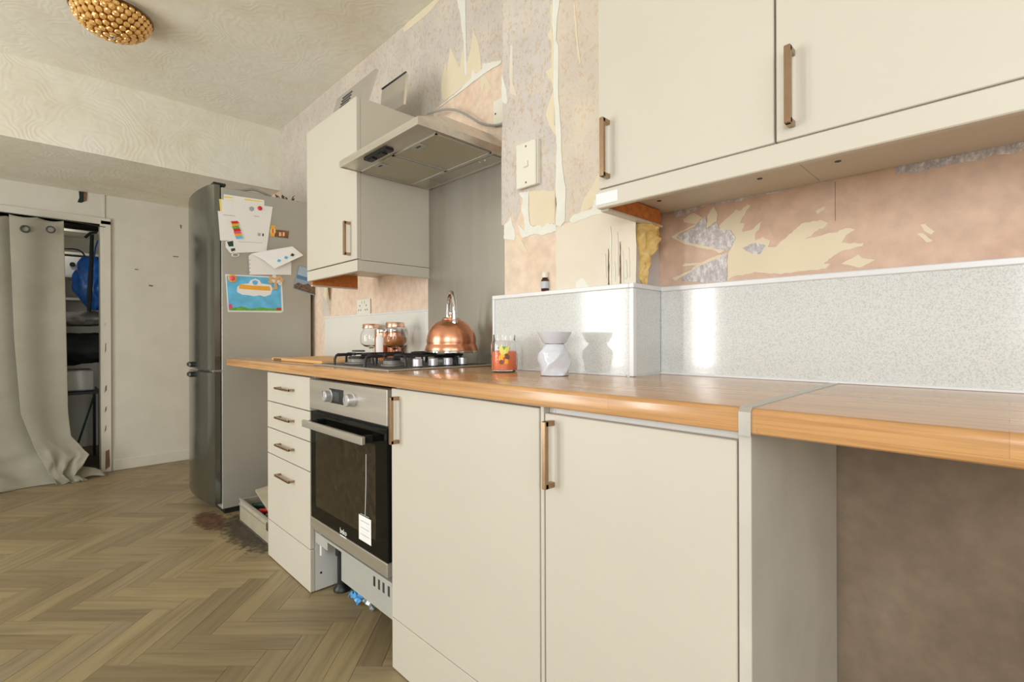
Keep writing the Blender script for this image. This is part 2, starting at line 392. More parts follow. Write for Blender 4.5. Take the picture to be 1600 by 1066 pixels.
# torn paper layers on the walls -------------------------------------------
def patch(name, pts, y, mat, parent, th=.0008, jit=.004, y0=None, n=5):
    P = [aty(u, v, y) if not isinstance(u, str) else Vector((v[0], y, v[1])) for u, v in pts]
    return torn(name, P, y, mat, parent, th, jit, n)
def torn(name, P, y, mat, parent, th, jit, n=5):
    out = []
    for i, a in enumerate(P):
        b = P[(i+1) % len(P)]; k = n if (b - a).length > .02 else 1
        for q in range(k):
            p = a.lerp(b, q / k)
            if q and jit:
                j = min(jit, (b - a).length * .2)
                p = p + Vector((random.uniform(-j, j), 0, random.uniform(-j, j)))
            out.append(Vector((p.x, y, p.z)))
    return MB().prism([(p.x, y - th, p.z) for p in out], (0, th, 0)).build(name, mat, parent)
def cr(x0, y0, sc, pts): return [(x0 + a/sc, y0 + b/sc) for a, b in pts]
yw = YB
def wv(x, z): return Vector((x, yw, z))
low = [aty(u, v, yw) for u, v in ((790, 96), (768, 99), (757, 101), (750, 114), (735, 128), (712, 148), (690, 162), (681, 170), (677, 182))]
torn('wallpaper', [wv(XB, ZC), wv(-1.2, ZC)] + low + [wv(-1.9, 1.75), wv(-1.9, 1.6), wv(-2.9, 1.6), wv(XB, 1.6)], yw, M['wallpaper'], wl, .0008, .004)
patch('torn_paper', cr(600, 0, 4.1, [(375, 640), (368, 540), (395, 395), (405, 460), (425, 300), (475, 415), (485, 430), (508, 300), (520, 250), (532, 400), (540, 380), (575, 190), (610, 300), (625, 430), (610, 480), (500, 560), (400, 640)]), yw - .001, M['backing'], wl, .0008, .002)
patch('torn_paper', [(714.5, 0), (727, 0), (729.5, 118), (726.5, 118), (725, 70), (718, 16), (716, 12)], yw - .0018, M['filler'], wl, .0006, .001)
patch('torn_paper', [(681, 170), (700, 156), (722, 137), (736, 122), (739, 106), (744, 116), (753, 108), (754, 100), (768, 97), (784, 95), (783, 99), (762, 112), (736, 131), (705, 154), (686, 168)], yw - .002, M['filler'], wl, .0006, .002)
patch('torn_paper', [(629, 45), (640, 31), (658, 13), (676, -6), (693, -6), (668, 22), (648, 38), (632, 51)], yw - .001, M['backing'], wl, .0008, .003)
patch('torn_paper', [(750, 118), (757, 117), (770, 139), (764, 141), (757, 130), (753, 150)], yw, M['backing'], wl, .0008, .001)
# strip of old paper next to the fridge and a hanging flap
patch('torn_paper', [(504, 438), (512, 438), (517, 470), (517, 494), (504, 494)], yw, M['wallpaper'], wl, .0008, .002)
mb = MB(); A = [aty(506, 441, yw), aty(511, 440, yw - .03), aty(516, 492, yw - .004), aty(510, 470, yw - .03), aty(505, 462, yw - .02)]
mb.prism([tuple(a) for a in A], (.001, .001, 0)); mb.build('paper_flap', M['backing'], wl)

yp = YP
topz = ZC
def pv(x, z): return Vector((x, yp, z))
lp = [aty(u, v, yp) for u, v in ((869, 338), (868, 300), (845, 297), (826, 300), (812, 302), (812, 330), (806, 348), (800, 332), (794, 340), (788, 352), (784, 352))]
torn('wallpaper', [pv(XP0 + .001, topz), pv(aty(869, 0, yp).x, topz)] + lp, yp, M['wallpaper'], pier, .0008, .003)
lp = [aty(u, v, yp) for u, v in ((994, 330), (940, 322), (925, 325), (915, 333), (900, 340), (884, 348), (872, 352))]
torn('wallpaper', [pv(aty(869, 0, yp).x, topz), pv(XP1 - .001, topz)] + lp, yp, M['wallpaper_worn'], pier, .0008, .003)
torn('lining_paper', [aty(u, v, yp) for u, v in ((869, 356), (885, 350), (905, 344), (940, 332), (994, 336), (994, 458), (869, 470))], yp, M['lining'], pier, .0009, .002)
patch('torn_paper', cr(770, 220, 4.264, [(75, 655), (76, 560), (100, 545), (120, 510), (140, 580), (150, 640), (145, 660)]), yp, M['filler'], pier, .0011, .002)
patch('torn_paper', cr(770, 220, 4.264, [(175, 350), (240, 335), (240, 500), (250, 560), (275, 575), (300, 560), (330, 580), (360, 550), (420, 560), (425, 600), (340, 630), (280, 620), (200, 650), (165, 560), (185, 570), (210, 600), (215, 560), (205, 490), (190, 470), (200, 390)]), yp - .001, M['filler'], pier, .001, .002)
patch('torn_paper', cr(770, 220, 4.264, [(240, 338), (415, 335), (417, 555), (360, 560), (330, 580), (255, 560), (245, 480)]), yp - .0008, M['backing'], pier, .0008, .003)
patch('torn_paper', [(864, -8), (876, -8), (871, 26), (869, 63), (872.5, 71), (872.5, 151), (876, 192), (877, 230), (880, 270), (884, 293), (883, 345), (876, 354), (868, 352), (870, 318), (868, 300), (870, 230), (865, 140), (865, 65), (863, 32)], yp - .0016, M['filler'], pier, .0008, .001)
patch('torn_paper', [(860, 6), (864, 10), (863, 45), (866, 65), (866, 196), (874, 200), (868, 212), (858, 196), (853, 180), (860, 155), (865, 140), (862, 128), (853, 113), (862, 104), (862, 68), (856, 55), (862, 40)], yp - .0008, M['backing'], pier, .0008, .002)
patch('torn_paper', [(890, 345), (896, 336), (925, 327), (928, 314), (936, 306), (952, 332), (925, 337), (895, 349)], yp - .001, M['filler'], pier, .001, .002)
patch('torn_paper', [(929, 285), (940, 262), (940, 310), (926, 322), (905, 335), (912, 312)], yp - .0008, M['backing'], pier, .0006, .002)
patch('torn_paper', [(896, 4), (899, 8), (904, 70), (908, 100), (905, 100), (900, 60)], yp - .0008, M['backing'], pier, .0012, .001)
patch('torn_paper', [(784, 116), (791, 140), (793, 158), (790, 163), (784, 158)], yp - .0008, M['filler'], pier, .0008, .001)
patch('torn_paper', [(798, 70), (801, 72), (801, 130), (808, 150), (797, 146), (796, 110)], yp - .0008, M['lining'], pier, .0008, .001)
patch('torn_paper', [(900, 442), (908, 434), (916, 440), (921, 450), (900, 451)], yp - .0009, M['filler'], pier, .0006, .001)
patch('torn_paper', [(806, 366), (812, 370), (824, 393), (818, 393), (810, 384)], yp, M['backing'], pier, .0008, .001)
for q in range(9):      # peeling vertical slivers by the pier corner
    u = 946 + q * 4.6 + random.uniform(-1, 1); v0 = random.uniform(352, 410); v1 = random.uniform(430, 450)
    patch('peeling_sliver', [(u, v0), (u + .8, v0 + 8), (u + 1.3, v1), (u - .3, v1), (u - .5, v0 + 30)], yp - .0012, M['bare_brown'] if q % 4 == 1 else M['filler'], pier, .002, .001)

ya = YB
C4 = lambda p: cr(1020, 290, 4, p)
patch('torn_paper', C4([(410, 260), (520, 150), (545, 160), (590, 120), (612, 125), (560, 200), (545, 235), (575, 235), (560, 290), (610, 280), (690, 220), (640, 310), (640, 345), (690, 320), (735, 345), (720, 385), (770, 385), (800, 350), (880, 280), (940, 235), (1050, 215), (1098, 235), (1080, 255), (1020, 285), (950, 335), (1130, 295), (1230, 265), (1265, 275), (1210, 310), (1180, 360), (1320, 360), (1310, 380), (1180, 410), (1130, 440), (1070, 490), (1110, 490), (1080, 520), (950, 535), (800, 555), (640, 540), (500, 570), (468, 590), (465, 480), (480, 400), (520, 330), (490, 280), (430, 270)]), ya, M['backing'], wr, .0008, .002)
patch('torn_paper', C4([(190, 210), (250, 170), (310, 200), (255, 262), (165, 300), (150, 325), (190, 352), (330, 375), (450, 405), (420, 425), (380, 402), (300, 390), (190, 362), (115, 320), (150, 300), (270, 240), (195, 230)]), ya, M['backing'], wr, .0008, .001)
patch('torn_paper', C4([(335, 272), (345, 180), (380, 130), (405, 180), (400, 225)]), ya - .0008, M['backing'], wr, .0008, .002)
patch('silver_paper', C4([(152, 322), (258, 262), (310, 205), (332, 190), (340, 268), (400, 230), (412, 265), (490, 285), (517, 330), (478, 408), (380, 392), (290, 370), (190, 350)]), ya - .0009, M['foil'], wr, .0008, .002)
patch('silver_paper', C4([(180, 595), (190, 560), (270, 500), (350, 462), (462, 420), (466, 480), (462, 600), (300, 606)]), ya - .0004, M['foil'], wr, .0008, .002)
patch('silver_paper', C4([(560, 390), (640, 355), (705, 375), (670, 430), (620, 425)]), ya - .0009, M['foil'], wr, .0006, .001)
patch('torn_paper', C4([(120, 578), (240, 530), (270, 500), (180, 505), (200, 488), (300, 482), (420, 430), (440, 440), (290, 505), (200, 560), (140, 596)]), ya - .0013, M['backing'], wr, .0006, .001)
patch('torn_paper', C4([(1180, 490), (1285, 430), (1310, 455), (1392, 465), (1290, 515), (1240, 500)]), ya, M['backing'], wr, .0008, .001)
patch('torn_paper', C4([(1018, 160), (1070, 130), (1080, 145), (1030, 178)]), ya, M['backing'], wr, .0008, .001)
patch('torn_paper', [(1438, 351), (1446, 350), (1460, 362), (1455, 367), (1445, 362)], ya, M['backing'], wr, .0008, .001)
patch('torn_paper', [(1433, 365), (1441, 364), (1458, 377), (1448, 379)], ya, M['backing'], wr, .0008, .001)
for u, v0, v1 in ((1305, 284, 345),):
    p = aty(u, v0, ya); q = aty(u, v1, ya); bx(p.x - .0004, p.x + .0004, ya - .0004, ya, q.z, p.z).build('plaster_joint', M['bare_brown'], wr)
patch('silver_paper', [(1046, 322), (1170, 292), (1300, 268), (1296, 282), (1200, 304), (1130, 318), (1110, 320), (1056, 340)], ya, M['foil'], wr, .0008, .003)
patch('silver_paper', [(1396, 255), (1500, 238), (1640, 212), (1640, 228), (1500, 254), (1470, 262), (1400, 273)], ya, M['foil'], wr, .0008, .003)

# far wall details: skirting, door frame, hole, conduit
bb = struct('baseboard_far', bx(XF, XF + .014, DY1 + .06, YB, 0, .085, bev=.004), M['far_paint'])
tr = struct('trim_1', MB().box(XF - .12, XF + .018, DY1 - .012, DY1 + .05, 0, DZ + .03, bev=.003).box(XF - .12, XF + .018, DY0 - .05, DY1 + .05, DZ, DZ + .05, bev=.003), M['far_paint'])
for z0, z1, w in ((.02, .17, .03), (.6, .66, .012), (.3, .36, .008), (.9, .98, .008), (1.1, 1.13, .006), (.45, .5, .01)):
    pts = [(XF + .0185, DY1 + .01 + random.uniform(-.004, .004), z0), (XF + .0185, DY1 + .01 + w, z0 + .02), (XF + .0185, DY1 + .012 + w*.8, z1), (XF + .0185, DY1 + .014, z1 - .01)]
    MB().prism(pts, (.0008, 0, 0)).build('paint_scar', M['bare_brown'], tr)
h0 = atx(122, 299, XF); 
MB().prism([tuple(atx(u, v, XF + .0005)) for u, v in ((123, 299), (136, 300), (135, 314), (127, 317), (121, 316), (124, 309))], (.0015, 0, 0)).build('broken_hole', M['darkness'], wf)
MB().prism([tuple(atx(u, v, XF + .002)) for u, v in ((131, 300), (136, 300), (135, 314), (131, 315))], (.004, 0, 0)).build('hole_edge', M['bare_brown'], wf)
MB().box(XF, XF + .008, .385, .40, DZ + .02, ZB).build('conduit', M['far_paint'], wf)
MB().box(XF, XF + .016, .37, .41, DZ - .01, DZ + .05, bev=.003).build('junction_block', M['far_paint'], wf)
for u, v, du, dv in ((281, 351, 3, 7), (232, 445, 8, 3), (270, 400, 10, 2), (210, 420, 7, 2)):
    MB().prism([tuple(atx(a, b, XF + .0003)) for a, b in ((u, v), (u+du, v+1), (u+du*.8, v+dv), (u+1, v+dv*.8))], (.0006, 0, 0)).build('chip', M['bare_brown'], wf)

# store room behind the doorway
so = struct('wall_store', MB().box(XF - 1.75, XF - 1.65, YF, YB + .1, 0, ZB).box(XF - 1.7, XF - .12, .95, 1.05, 0, ZB).box(XF - 1.7, XF - .12, -1.2, -1.1, 0, ZB).box(XF - 1.7, XF - .1, YF, YB, ZB, ZB + .1), M['far_paint'])

# ------------------------------------------------------------------ worktops and splashbacks
YWF, ZT, ZU = .759, .897, .858
def wt_profile(y1):
    r = .010; pts = [(y1, ZT)]
    for k in range(6):
        a = math.pi/2 * k/5; pts.append((YWF + r - r*math.sin(a), ZT - r + r*math.cos(a)))
    for k in range(4):
        a = math.pi/2 * k/3; pts.append((YWF + .006 - .006*math.cos(a), ZU + .006 - .006*math.sin(a)))
    pts.append((y1, ZU)); return pts
def worktop(name, x0, x1, y1, extra, label):
    mb = MB(); mb.prism([(x0, y, z) for y, z in wt_profile(y1)], (x1 - x0, 0, 0))
    for a0, a1, b0, b1 in extra: mb.box(a0, a1, b0, b1, ZU, ZT)
    o = mb.build(name, M['oak'], None, smooth=30); return tag(o, label, 'worktop', 'oak worktops')
worktop('worktop', -2.99, -.2855, 1.152, [(-2.99, -1.22, 1.152, 1.304), (-.708, -.2855, 1.152, 1.302)], 'long oak-effect worktop carrying the hob, ending beside the fridge')
worktop('worktop', -.2675, .75, 1.302, [], 'oak-effect worktop over the empty knee space, right of the metal strip')
mb = MB(); mb.prism([(-.2853, y, z) for y, z in [(YWF-.0025, ZU-.002), (YWF-.0025, ZT-.006), (YWF+.004, ZT+.0015), (1.302, ZT+.0015), (1.302, ZT-.003), (YWF+.006, ZT-.003), (YWF+.0005, ZT-.008), (YWF+.0005, ZU-.002)]], (.0176, 0, 0))
tag(mb.build('joint_strip', M['strip']), 'pale metal joint strip between the two worktops', 'strip')

sp = thing('splashback', 'speckled grey-white splashback panel in the right-hand alcove', 'splashback', (-.1, 1.30, ZT), 'speckled splashbacks')
bx(-.708, .75, 1.302, YB, ZT, 1.135).build('panel', M['speckle'], sp)
bx(-.708, .75, 1.297, YB, 1.135, 1.149, bev=.002).build('edge_trim', M['trim_white'], sp)
bx(-.708, .75, 1.2975, 1.3025, ZT + .0003, ZT + .006, bev=.001).build('sealant_bead', M['trim_white'], sp)
sp = thing('splashback', 'speckled splashback panel on the pier front, behind the oil burner', 'splashback', (-.95, 1.16, ZT), 'speckled splashbacks')
bx(-1.256, XP1, 1.153, YP - .0003, ZT, 1.138).build('panel', M['speckle'], sp)
bx(-1.266, -.7192, 1.147, YP, 1.1365, 1.150, bev=.002).build('edge_trim', M['trim_white'], sp)
bx(-1.266, -1.256, 1.149, YP, ZT, 1.137, bev=.001).build('end_trim', M['trim_white'], sp)
bx(-1.256, -.728, 1.1475, 1.153, ZT + .0003, ZT + .005, bev=.001).build('sealant_bead', M['trim_white'], sp)
sp = thing('splashback', 'short speckled splashback on the return of the pier, below the foam', 'splashback', (XP1, 1.2, ZT), 'speckled splashbacks')
bx(XP1 + .0003, -.7087, 1.1665, 1.301, ZT, 1.138).build('panel', M['speckle'], sp)
bx(XP1 + .0003, -.703, 1.147, 1.301, 1.1365, 1.150, bev=.002).build('edge_trim', M['trim_white'], sp)
bx(XP1 + .0003, -.7055, 1.150, 1.1663, ZT + .001, 1.136, bev=.001).build('corner_trim', M['trim_white'], sp)
sp = thing('splashback', 'plain white splashback behind the glass jars', 'splashback', (-2.4, 1.305, ZT))
bx(-2.985, -1.876, 1.305, YB, ZT, 1.128).build('panel', M['splash_white'], sp)
bx(-2.985, -1.876, 1.302, YB, 1.128, 1.137, bev=.002).build('edge_trim', M['trim_white'], sp)
tag(bx(-1.874, -1.218, 1.303, YB - .001, ZT + .001, 1.70).build('steel_splashback', M['steel_v']), 'stained sheet-steel splashback behind the copper kettle', 'splashback')

# ------------------------------------------------------------------ base units
YD = .78
def bar_handle(parent, p0, p1, out=.03, th=.011, name='handle'):
    """square D handle, standing out towards -y"""
    p0, p1 = Vector(p0), Vector(p1); h = th/2; mb = MB()
    if abs(p1.z - p0.z) > abs(p1.x - p0.x):
        mb.box(p0.x-h, p0.x+h, p0.y-out, p0.y-out+th, p0.z, p1.z, bev=.0012)
        for z in (p0.z+h, p1.z-h): mb.box(p0.x-h, p0.x+h, p0.y-out+.002, p0.y, z-h, z+h, bev=.001)
    else:
        mb.box(p0.x, p1.x, p0.y-out, p0.y-out+th, p0.z-h, p0.z+h, bev=.0012)
        for x in (p0.x+h, p1.x-h): mb.box(x-h, x+h, p0.y-out+.002, p0.y, p0.z-h, p0.z+h, bev=.001)
    return mb.build(name, M['handle'], parent)
dr = thing('drawer_unit', 'narrow cream four-drawer base unit left of the oven', 'cabinet', (-2.165, 1.04, 0))
bx(-2.410, -2.393, .80, 1.29, 0.005, .855).build('side_panel', M['cream'], dr)
sd = bx(-1.943, -1.926, .80, 1.29, .005, .855).build('side_panel', M['white_board'], dr)
for z in (.07, .155):
    MB().lathe([(.0045, 0), (.0045, .0015), (.002, .003)], (-1.926, .822, z), 10, 'x').build('screw_cap', M['black'], sd)
bx(-2.393, -1.943, .81, 1.29, .155, .17).build('base_board', M['white_board'], dr)
bx(-2.393, -1.943, 1.28, 1.29, .17, .855).build('back_panel', M['white_board'], dr)
zs = [(.719, .850), (.598, .715), (.480, .594), (.173, .476)]
for z0, z1 in zs:
    d = bx(-2.408, -1.928, YD, YD + .018, z0, z1, bev=.0015).build('drawer', M['cream'], dr)
    bx(-2.38, -1.955, YD + .018, 1.2, z0 + .02, z1 - .025).build('drawer_box', M['white_board'], d)
    zc = (z0 + z1)/2 + .004 if z1 - z0 < .2 else z1 - .067
    bar_handle(d, (-2.245, YD, zc), (-2.085, YD, zc), .028, .009)
bx(-2.408, -1.928, YD + .001, YD + .018, .004, .169, bev=.001).build('plinth', M['cream'], dr)

def base_unit(x0, x1, dx0, dx1, label, ztop, hx):
    u = thing('base_cabinet', label, 'cabinet', ((x0+x1)/2, 1.04, 0), 'cream base cabinets')
    for a in (x0, x1 - .017): bx(a, a + .017, .80, 1.15 if x0 < -1 else 1.29, .005, .855).build('side_panel', M['white_board'], u)
    bx(x0 + .017, x1 - .017, .80, 1.15, .155, .17).build('base_board', M['white_board'], u)
    bx(x0 + .017, x1 - .017, .801, .82, .80, .856).build('top_rail', M['white_board'], u)
    d = bx(dx0, dx1, YD, YD + .018, .158, ztop, bev=.0015).build('door', M['cream'], u)
    bar_handle(d, (hx, YD, .690), (hx, YD, .830))
    bx(x0 + .001, x1 - .001, YD + .001, YD + .018, .004, .155, bev=.001).build('plinth', M['cream'], u)
    return u
base_unit(-1.318, -.708, -1.316, -.711, 'wide cream base cabinet directly right of the oven', .851, -1.277)
bx0 = base_unit(-.698, -.294, -.694, -.297, 'narrower cream base cabinet between the filler strip and end panel', .842, -.672)
tag(bx(-.7078, -.6982, YD + .001, .80, .004, .856, bev=.001).build('filler_strip', M['cream']), 'thin cream filler strip between the two base cabinets', 'strip')
tag(bx(-.2938, -.275, YD - .001, 1.30, .002, .857, bev=.001).build('end_panel', M['panel_shaded']), 'white end panel beside the empty knee space', 'panel')
# left-hand cheek of the cabinet next to the oven (dark gap side)

# ------------------------------------------------------------------ oven
ov = thing('oven', 'built-in single oven with steel control panel and black glass door', 'oven', (-1.63, 1.05, .25))
OX0, OX1 = -1.921, -1.338
bx(OX0 + .012, OX1 - .006, .802, 1.28, .262, .846).build('body', M['darkgrey'], ov)
cp = bx(OX0, OX1, .777, .802, .732, .846, bev=.002).build('control_panel', M['steel'], ov)
for px_ in (512, 547):
    q = aty(px_, 628 if px_ < 530 else 634, .765); kx = q.x + (.0 if px_ < 530 else 0.0)
    k = MB().lathe([(.0235, 0), (.0235, .006), (.021, .008), (.021, .026), (.018, .029), (0, .030)], (q.x, .777, .795), 28, 'y').build('knob', M['knob'], cp, smooth=40)
    MB().box(q.x - .003, q.x + .003, .7455, .748, .795, .815).build('pointer', M['chrome'], k)
d = bx(-1.742, -1.630, .7755, .778, .770, .822, bev=.001).build('display', M['black'], cp)
bx(-1.715, -1.66, .7748, .7756, .779, .813).build('screen', M['darkgrey'], d)
for k in range(3): MB().lathe([(.0035, 0), (.0035, .0008)], (-1.727, .7755, .781 + k*.015), 10, 'y').build('button', M['grey_plastic'], d)
od = bx(OX0 + .002, OX1 - .004, .780, .802, .308, .722, bev=.003).build('door', M['glass_black'], ov)
bx(OX0 + .002, OX1 - .004, .7785, .803, .264, .308, bev=.002).build('bottom_trim', M['steel'], od)
t = NT('oven_window'); nz = t.noise(30, 3); t.base(t.ramp(nz.outputs[0], [(.3, rgb(40, 36, 28)), (.7, rgb(60, 52, 38))]).outputs[0]); t.p(Roughness=.1, IOR=1.3)
bx(OX0 + .05, OX1 - .075, .7796, .7802, .36, .665).build('window', t.m, od)
hd = MB().box(OX0 + .03, OX1 - .08, .734, .748, .668, .694, bev=.002)
ho = hd.build('handle', M['steel'], od)
for x in (OX0 + .055, OX1 - .105): bx(x - .012, x + .012, .746, .782, .67, .692, bev=.002).build('handle_mount', M['black'], ho)
cu = bpy.data.curves.new('logo', 'FONT'); cu.body = 'beko'; cu.size = .026; cu.extrude = .0003
to = bpy.data.objects.new('tmp', cu); COL.objects.link(to); bpy.context.view_layer.update()
me = bpy.data.meshes.new_from_object(to.evaluated_get(bpy.context.evaluated_depsgraph_get())); bpy.data.objects.remove(to)
me.materials.clear(); me.materials.append(M['paper'])
q = aty(531, 832, .779)
mt = Matrix.Translation(Vector((q.x, .7792, q.z)) - Vector((-1.63, 1.05, .25))) @ Matrix.Rotation(R90, 4, 'X')
me.transform(mt); lo = bpy.data.objects.new('logo_lettering', me); COL.objects.link(lo); lo.parent = od
bx(q.x + .002, q.x + .05, .7788, .7794, q.z - .010, q.z - .006).build('logo_underline', M['paper'], od)
lb = [aty(u, v, .7785) for u, v in ((561.5, 803), (580.5, 815), (580.5, 853), (561.5, 840))]
tagp = thing('paper_tag', 'white paper tag hanging by a thread on the oven door', 'tag', (lb[0].x, .778, lb[2].z))
MB().box(lb[0].x, lb[1].x, .7765, .7775, lb[2].z, lb[0].z).build('card', M['paper'], tagp)
for k in range(4): bx(lb[0].x + .012, lb[1].x - .012, .7760, .7766, lb[2].z + .02 + k*.022, lb[2].z + .022 + k*.022).build('print_line', M['ink'], tagp)
s0 = aty(572, 710, .7785); s1 = aty(571, 806, .7785)
MB().tube([(s0.x, .7783, s0.z), ((s0.x + s1.x)/2 + .002, .778, (s0.z + s1.z)/2), (s1.x, .7772, s1.z)], .0009, 6).build('thread', M['paper'], tagp)
# grey rail below the oven
rl = MB().box(-1.905, OX1, .792, .84, .236, .246, bev=.001).box(-1.905, -1.80, .792, .797, .205, .236, bev=.001).box(-1.70, OX1, .800, .806, .125, .236, bev=.001)
rail = rl.build('lower_rail', M['grey_plastic'], ov)
bx(-1.46, -1.335, .794, .80, .19, .236, bev=.001).build('vent_block', M['grey_plastic'], rail)
for k, x in enumerate((-1.455, -1.425, -1.397, -1.365)): bx(x, x + .012, .7934, .795, .197, .229).build('vent_slot', M['darkgrey'] if k else M['black'], rail)
bx(-1.885, -1.87, .80, .815, .16, .262).build('bracket', M['white_board'], rail)
bx(-1.72, -1.708, .82, .83, .14, .245).build('bracket', M['white_board'], rail)
lg = thing('cabinet_foot', 'black adjustable plastic foot standing under the oven', 'foot', (-1.872, .885, 0))
MB().lathe([(.034, 0), (.034, .008), (.026, .02), (.017, .03)], (-1.872, .885, 0), 20).build('base', M['black'], lg, smooth=40)
MB().lathe([(.019, .028), (.019, .14), (.026, .142), (.026, .17)], (-1.872, .885, 0), 16).build('stem', M['black'], lg, smooth=40)
# crumpled wrapper
wp = thing('wrapper', 'crumpled blue and silver wrapper on the floor under the oven', 'wrapper', (-1.72, .905, 0))
def crump(cx, cy, rx, ry, hz, seed):
    def fn(a, b):
        x, y = (a - .5)*2, (b - .5)*2
        z = max(0, 1 - .5*(x*x + y*y)) * hz * (.5 + .9*abs(noise.noise((x*2.3 + seed, y*2.3, seed))))
        return (cx + x*rx*(1 + .3*noise.noise((y*3, seed, 1))), cy + y*ry*(1 + .3*noise.noise((x*3, seed, 7))), .003 + z)
    return fn
MB().grid(crump(-1.752, .893, .04, .026, .055, 3), 7, 7).build('blue_film', plain('blue_film', rgb(64, 150, 214), .25), wp)
MB().grid(crump(-1.69, .915, .055, .03, .04, 9), 7, 7).build('silver_film', plain('silver_film', rgb(150, 154, 156), .3, .6), wp)

# ------------------------------------------------------------------ wall cupboards
def wall_unit(name, label, x0, x1, yf, z0, z1, doors, handles, yback, ped, group):
    u = thing(name, label, 'cabinet', ((x0+x1)/2, yback, z0), group)
    zb = z0 + ped
    for a in (x0, x1 - .017): bx(a, a + .017, yf + .0185, yback, zb, z1).build('side_panel', M['cream'], u)
    bx(x0 + .017, x1 - .017, yf + .02, yback, z1 - .018, z1 - .001).build('top_panel', M['cream'], u)
    b = bx(x0 + .017, x1 - .017, yf + .02, yback, zb, zb + .017).build('bottom_panel', M['cream'], u)
    for x in (x0 + .06, x1 - .09): MB().lathe([(.006, -.0006), (.006, .0005)], (x, (yf + yback)/2 + .03, zb - .0003), 12).build('screw_hole', M['black'], b)
    bx(x0 + .017, x1 - .017, yback - .02, yback - .008, zb + .017, z1 - .017).build('back_panel', M['white_board'], u)
    for (a0, a1), hx in zip(doors, handles):
        d = bx(a0 + .0015, a1 - .0015, yf, yf + .018, zb + .003, z1, bev=.0015).build('door', M['cream'], u)
        bar_handle(d, (hx, yf, zb + .022), (hx, yf, zb + .022 + .14), .03, .011)
    return u
# left cupboard
lc = wall_unit('wall_cupboard', 'small cream wall cupboard left of the extractor hood', -2.372, -1.866, .949, 1.279, 1.995, [(-2.372, -1.866)], [-1.925], YB - .002, .048, 'cream wall cupboards')
pz = 1.327
pm_ = bx(-2.372, -1.866, .950, .968, 1.279, pz - .002, bev=.001).build('pelmet', M['cream'], lc)
bx(-1.884, -1.866, .968, YB - .006, 1.279, pz - .002, bev=.001).build('pelmet', M['cream'], lc)
bx(-2.372, -2.352, .968, 1.20, 1.262, pz - .002).build('pelmet', M['raw_board'], lc)
bx(-2.372, -2.352, .968, 1.20, 1.256, 1.262).build('pelmet_edge', M['cream'], lc)
# right cupboards
ru = wall_unit('wall_cupboard', 'cream wall cupboard with its handle nearest the pier', -.706, -.3065, .992, 1.319, 2.04, [(-.706, -.3065)], [-.676], YB - .002, .044, 'cream wall cupboards')
rv = wall_unit('wall_cupboard', 'wide cream wall cupboard at the right edge of the picture', -.3055, .30, .992, 1.319, 2.04, [(-.3055, .30)], [-.277], YB - .002, .044, 'cream wall cupboards')
pl = thing('pelmet', 'long cream light pelmet under the right-hand wall cupboards', 'pelmet', (-.2, 1.0, 1.319), None)
bx(-.7057, .30, .985, 1.003, 1.317, 1.361, bev=.002).build('front_board', M['cream'], pl)
bx(-.7057, -.688, 1.003, 1.265, 1.319, 1.360).build('return_board', M['raw_board'], pl)
bx(-.7062, -.684, 1.003, 1.27, 1.313, 1.319, bev=.001).build('return_edge', M['cream'], pl)
bx(-.706, -.645, .9838, .9852, 1.325, 1.352).build('sunlit_patch', M['trim_white'], pl)  # bright sunlit look of the taped patch put into its white colour

# ------------------------------------------------------------------ extractor hood
HX0, HX1, HY, HZ = -1.864, -1.312, .875, 1.682
hood = thing('extractor_hood', 'stainless steel pyramid extractor hood above the hob', 'hood', ((HX0+HX1)/2, YB, HZ))
mb = MB()
mb.box(HX0, HX1, HY, HY + .004, HZ, HZ + .026).box(HX0, HX0 + .004, HY + .004, YB - .016, HZ, HZ + .026).box(HX1 - .004, HX1, HY + .004, YB - .016, HZ, HZ + .026).box(HX0, HX1, YB - .016, YB - .012, HZ, HZ + .026)
mb.build('rim', M['steel'], hood)
T0, T1, TY, TZ = -1.70, -1.44, 1.08, 1.812
zb = HZ + .026; yb_ = YB - .012
mb = MB().add([(HX0, HY, zb), (HX1, HY, zb), (HX1, yb_, zb), (HX0, yb_, zb), (T0, TY, TZ), (T1, TY, TZ), (T1, yb_, TZ), (T0, yb_, TZ)], [[0, 1, 5, 4], [1, 2, 6, 5], [2, 3, 7, 6], [3, 0, 4, 7], [4, 5, 6, 7]])
mb.build('canopy', M['steel'], hood)
un = bx(HX0 + .004, HX1 - .004, HY + .004, YB - .016, HZ + .003, HZ + .006).build('underside', M['steel'], hood)
fy0, fy1 = .958, 1.205; xm = -1.60
for a0, a1 in ((HX0 + .012, xm - .003), (xm + .003, HX1 - .018)):
    fo = bx(a0, a1, fy0, fy1, HZ + .0005, HZ + .003).build('filter', M['filter'], hood)
    mb = MB(); e = .007
    mb.box(a0, a1, fy0, fy0 + e, HZ - .002, HZ + .001).box(a0, a1, fy1 - e, fy1, HZ - .002, HZ + .001).box(a0, a0 + e, fy0, fy1, HZ - .002, HZ + .001).box(a1 - e, a1, fy0, fy1, HZ - .002, HZ + .001)
    mb.build('filter_frame', M['grey_plastic'], fo)
    lx = (a0 + a1)/2 + (.0 if a0 < -1.7 else -.0)
    lt = bx(lx - .028, lx + .028, fy0 + .006, fy0 + .04, HZ - .0025, HZ + .001, bev=.001).build('latch_plate', M['grey_plastic'], fo)
    bx(lx - .012, lx + .012, fy0 + .016, fy0 + .024, HZ - .0032, HZ - .002).build('latch', M['darkgrey'], lt)
sw = bx(-1.71, -1.55, HY + .022, HY + .058, HZ - .006, HZ + .003, bev=.002).build('switch_block', M['iron'], hood)
for k in range(2): bx(-1.69 + k*.07, -1.655 + k*.07, HY + .028, HY + .05, HZ - .011, HZ - .005, bev=.001).build('slider', M['black'], sw)
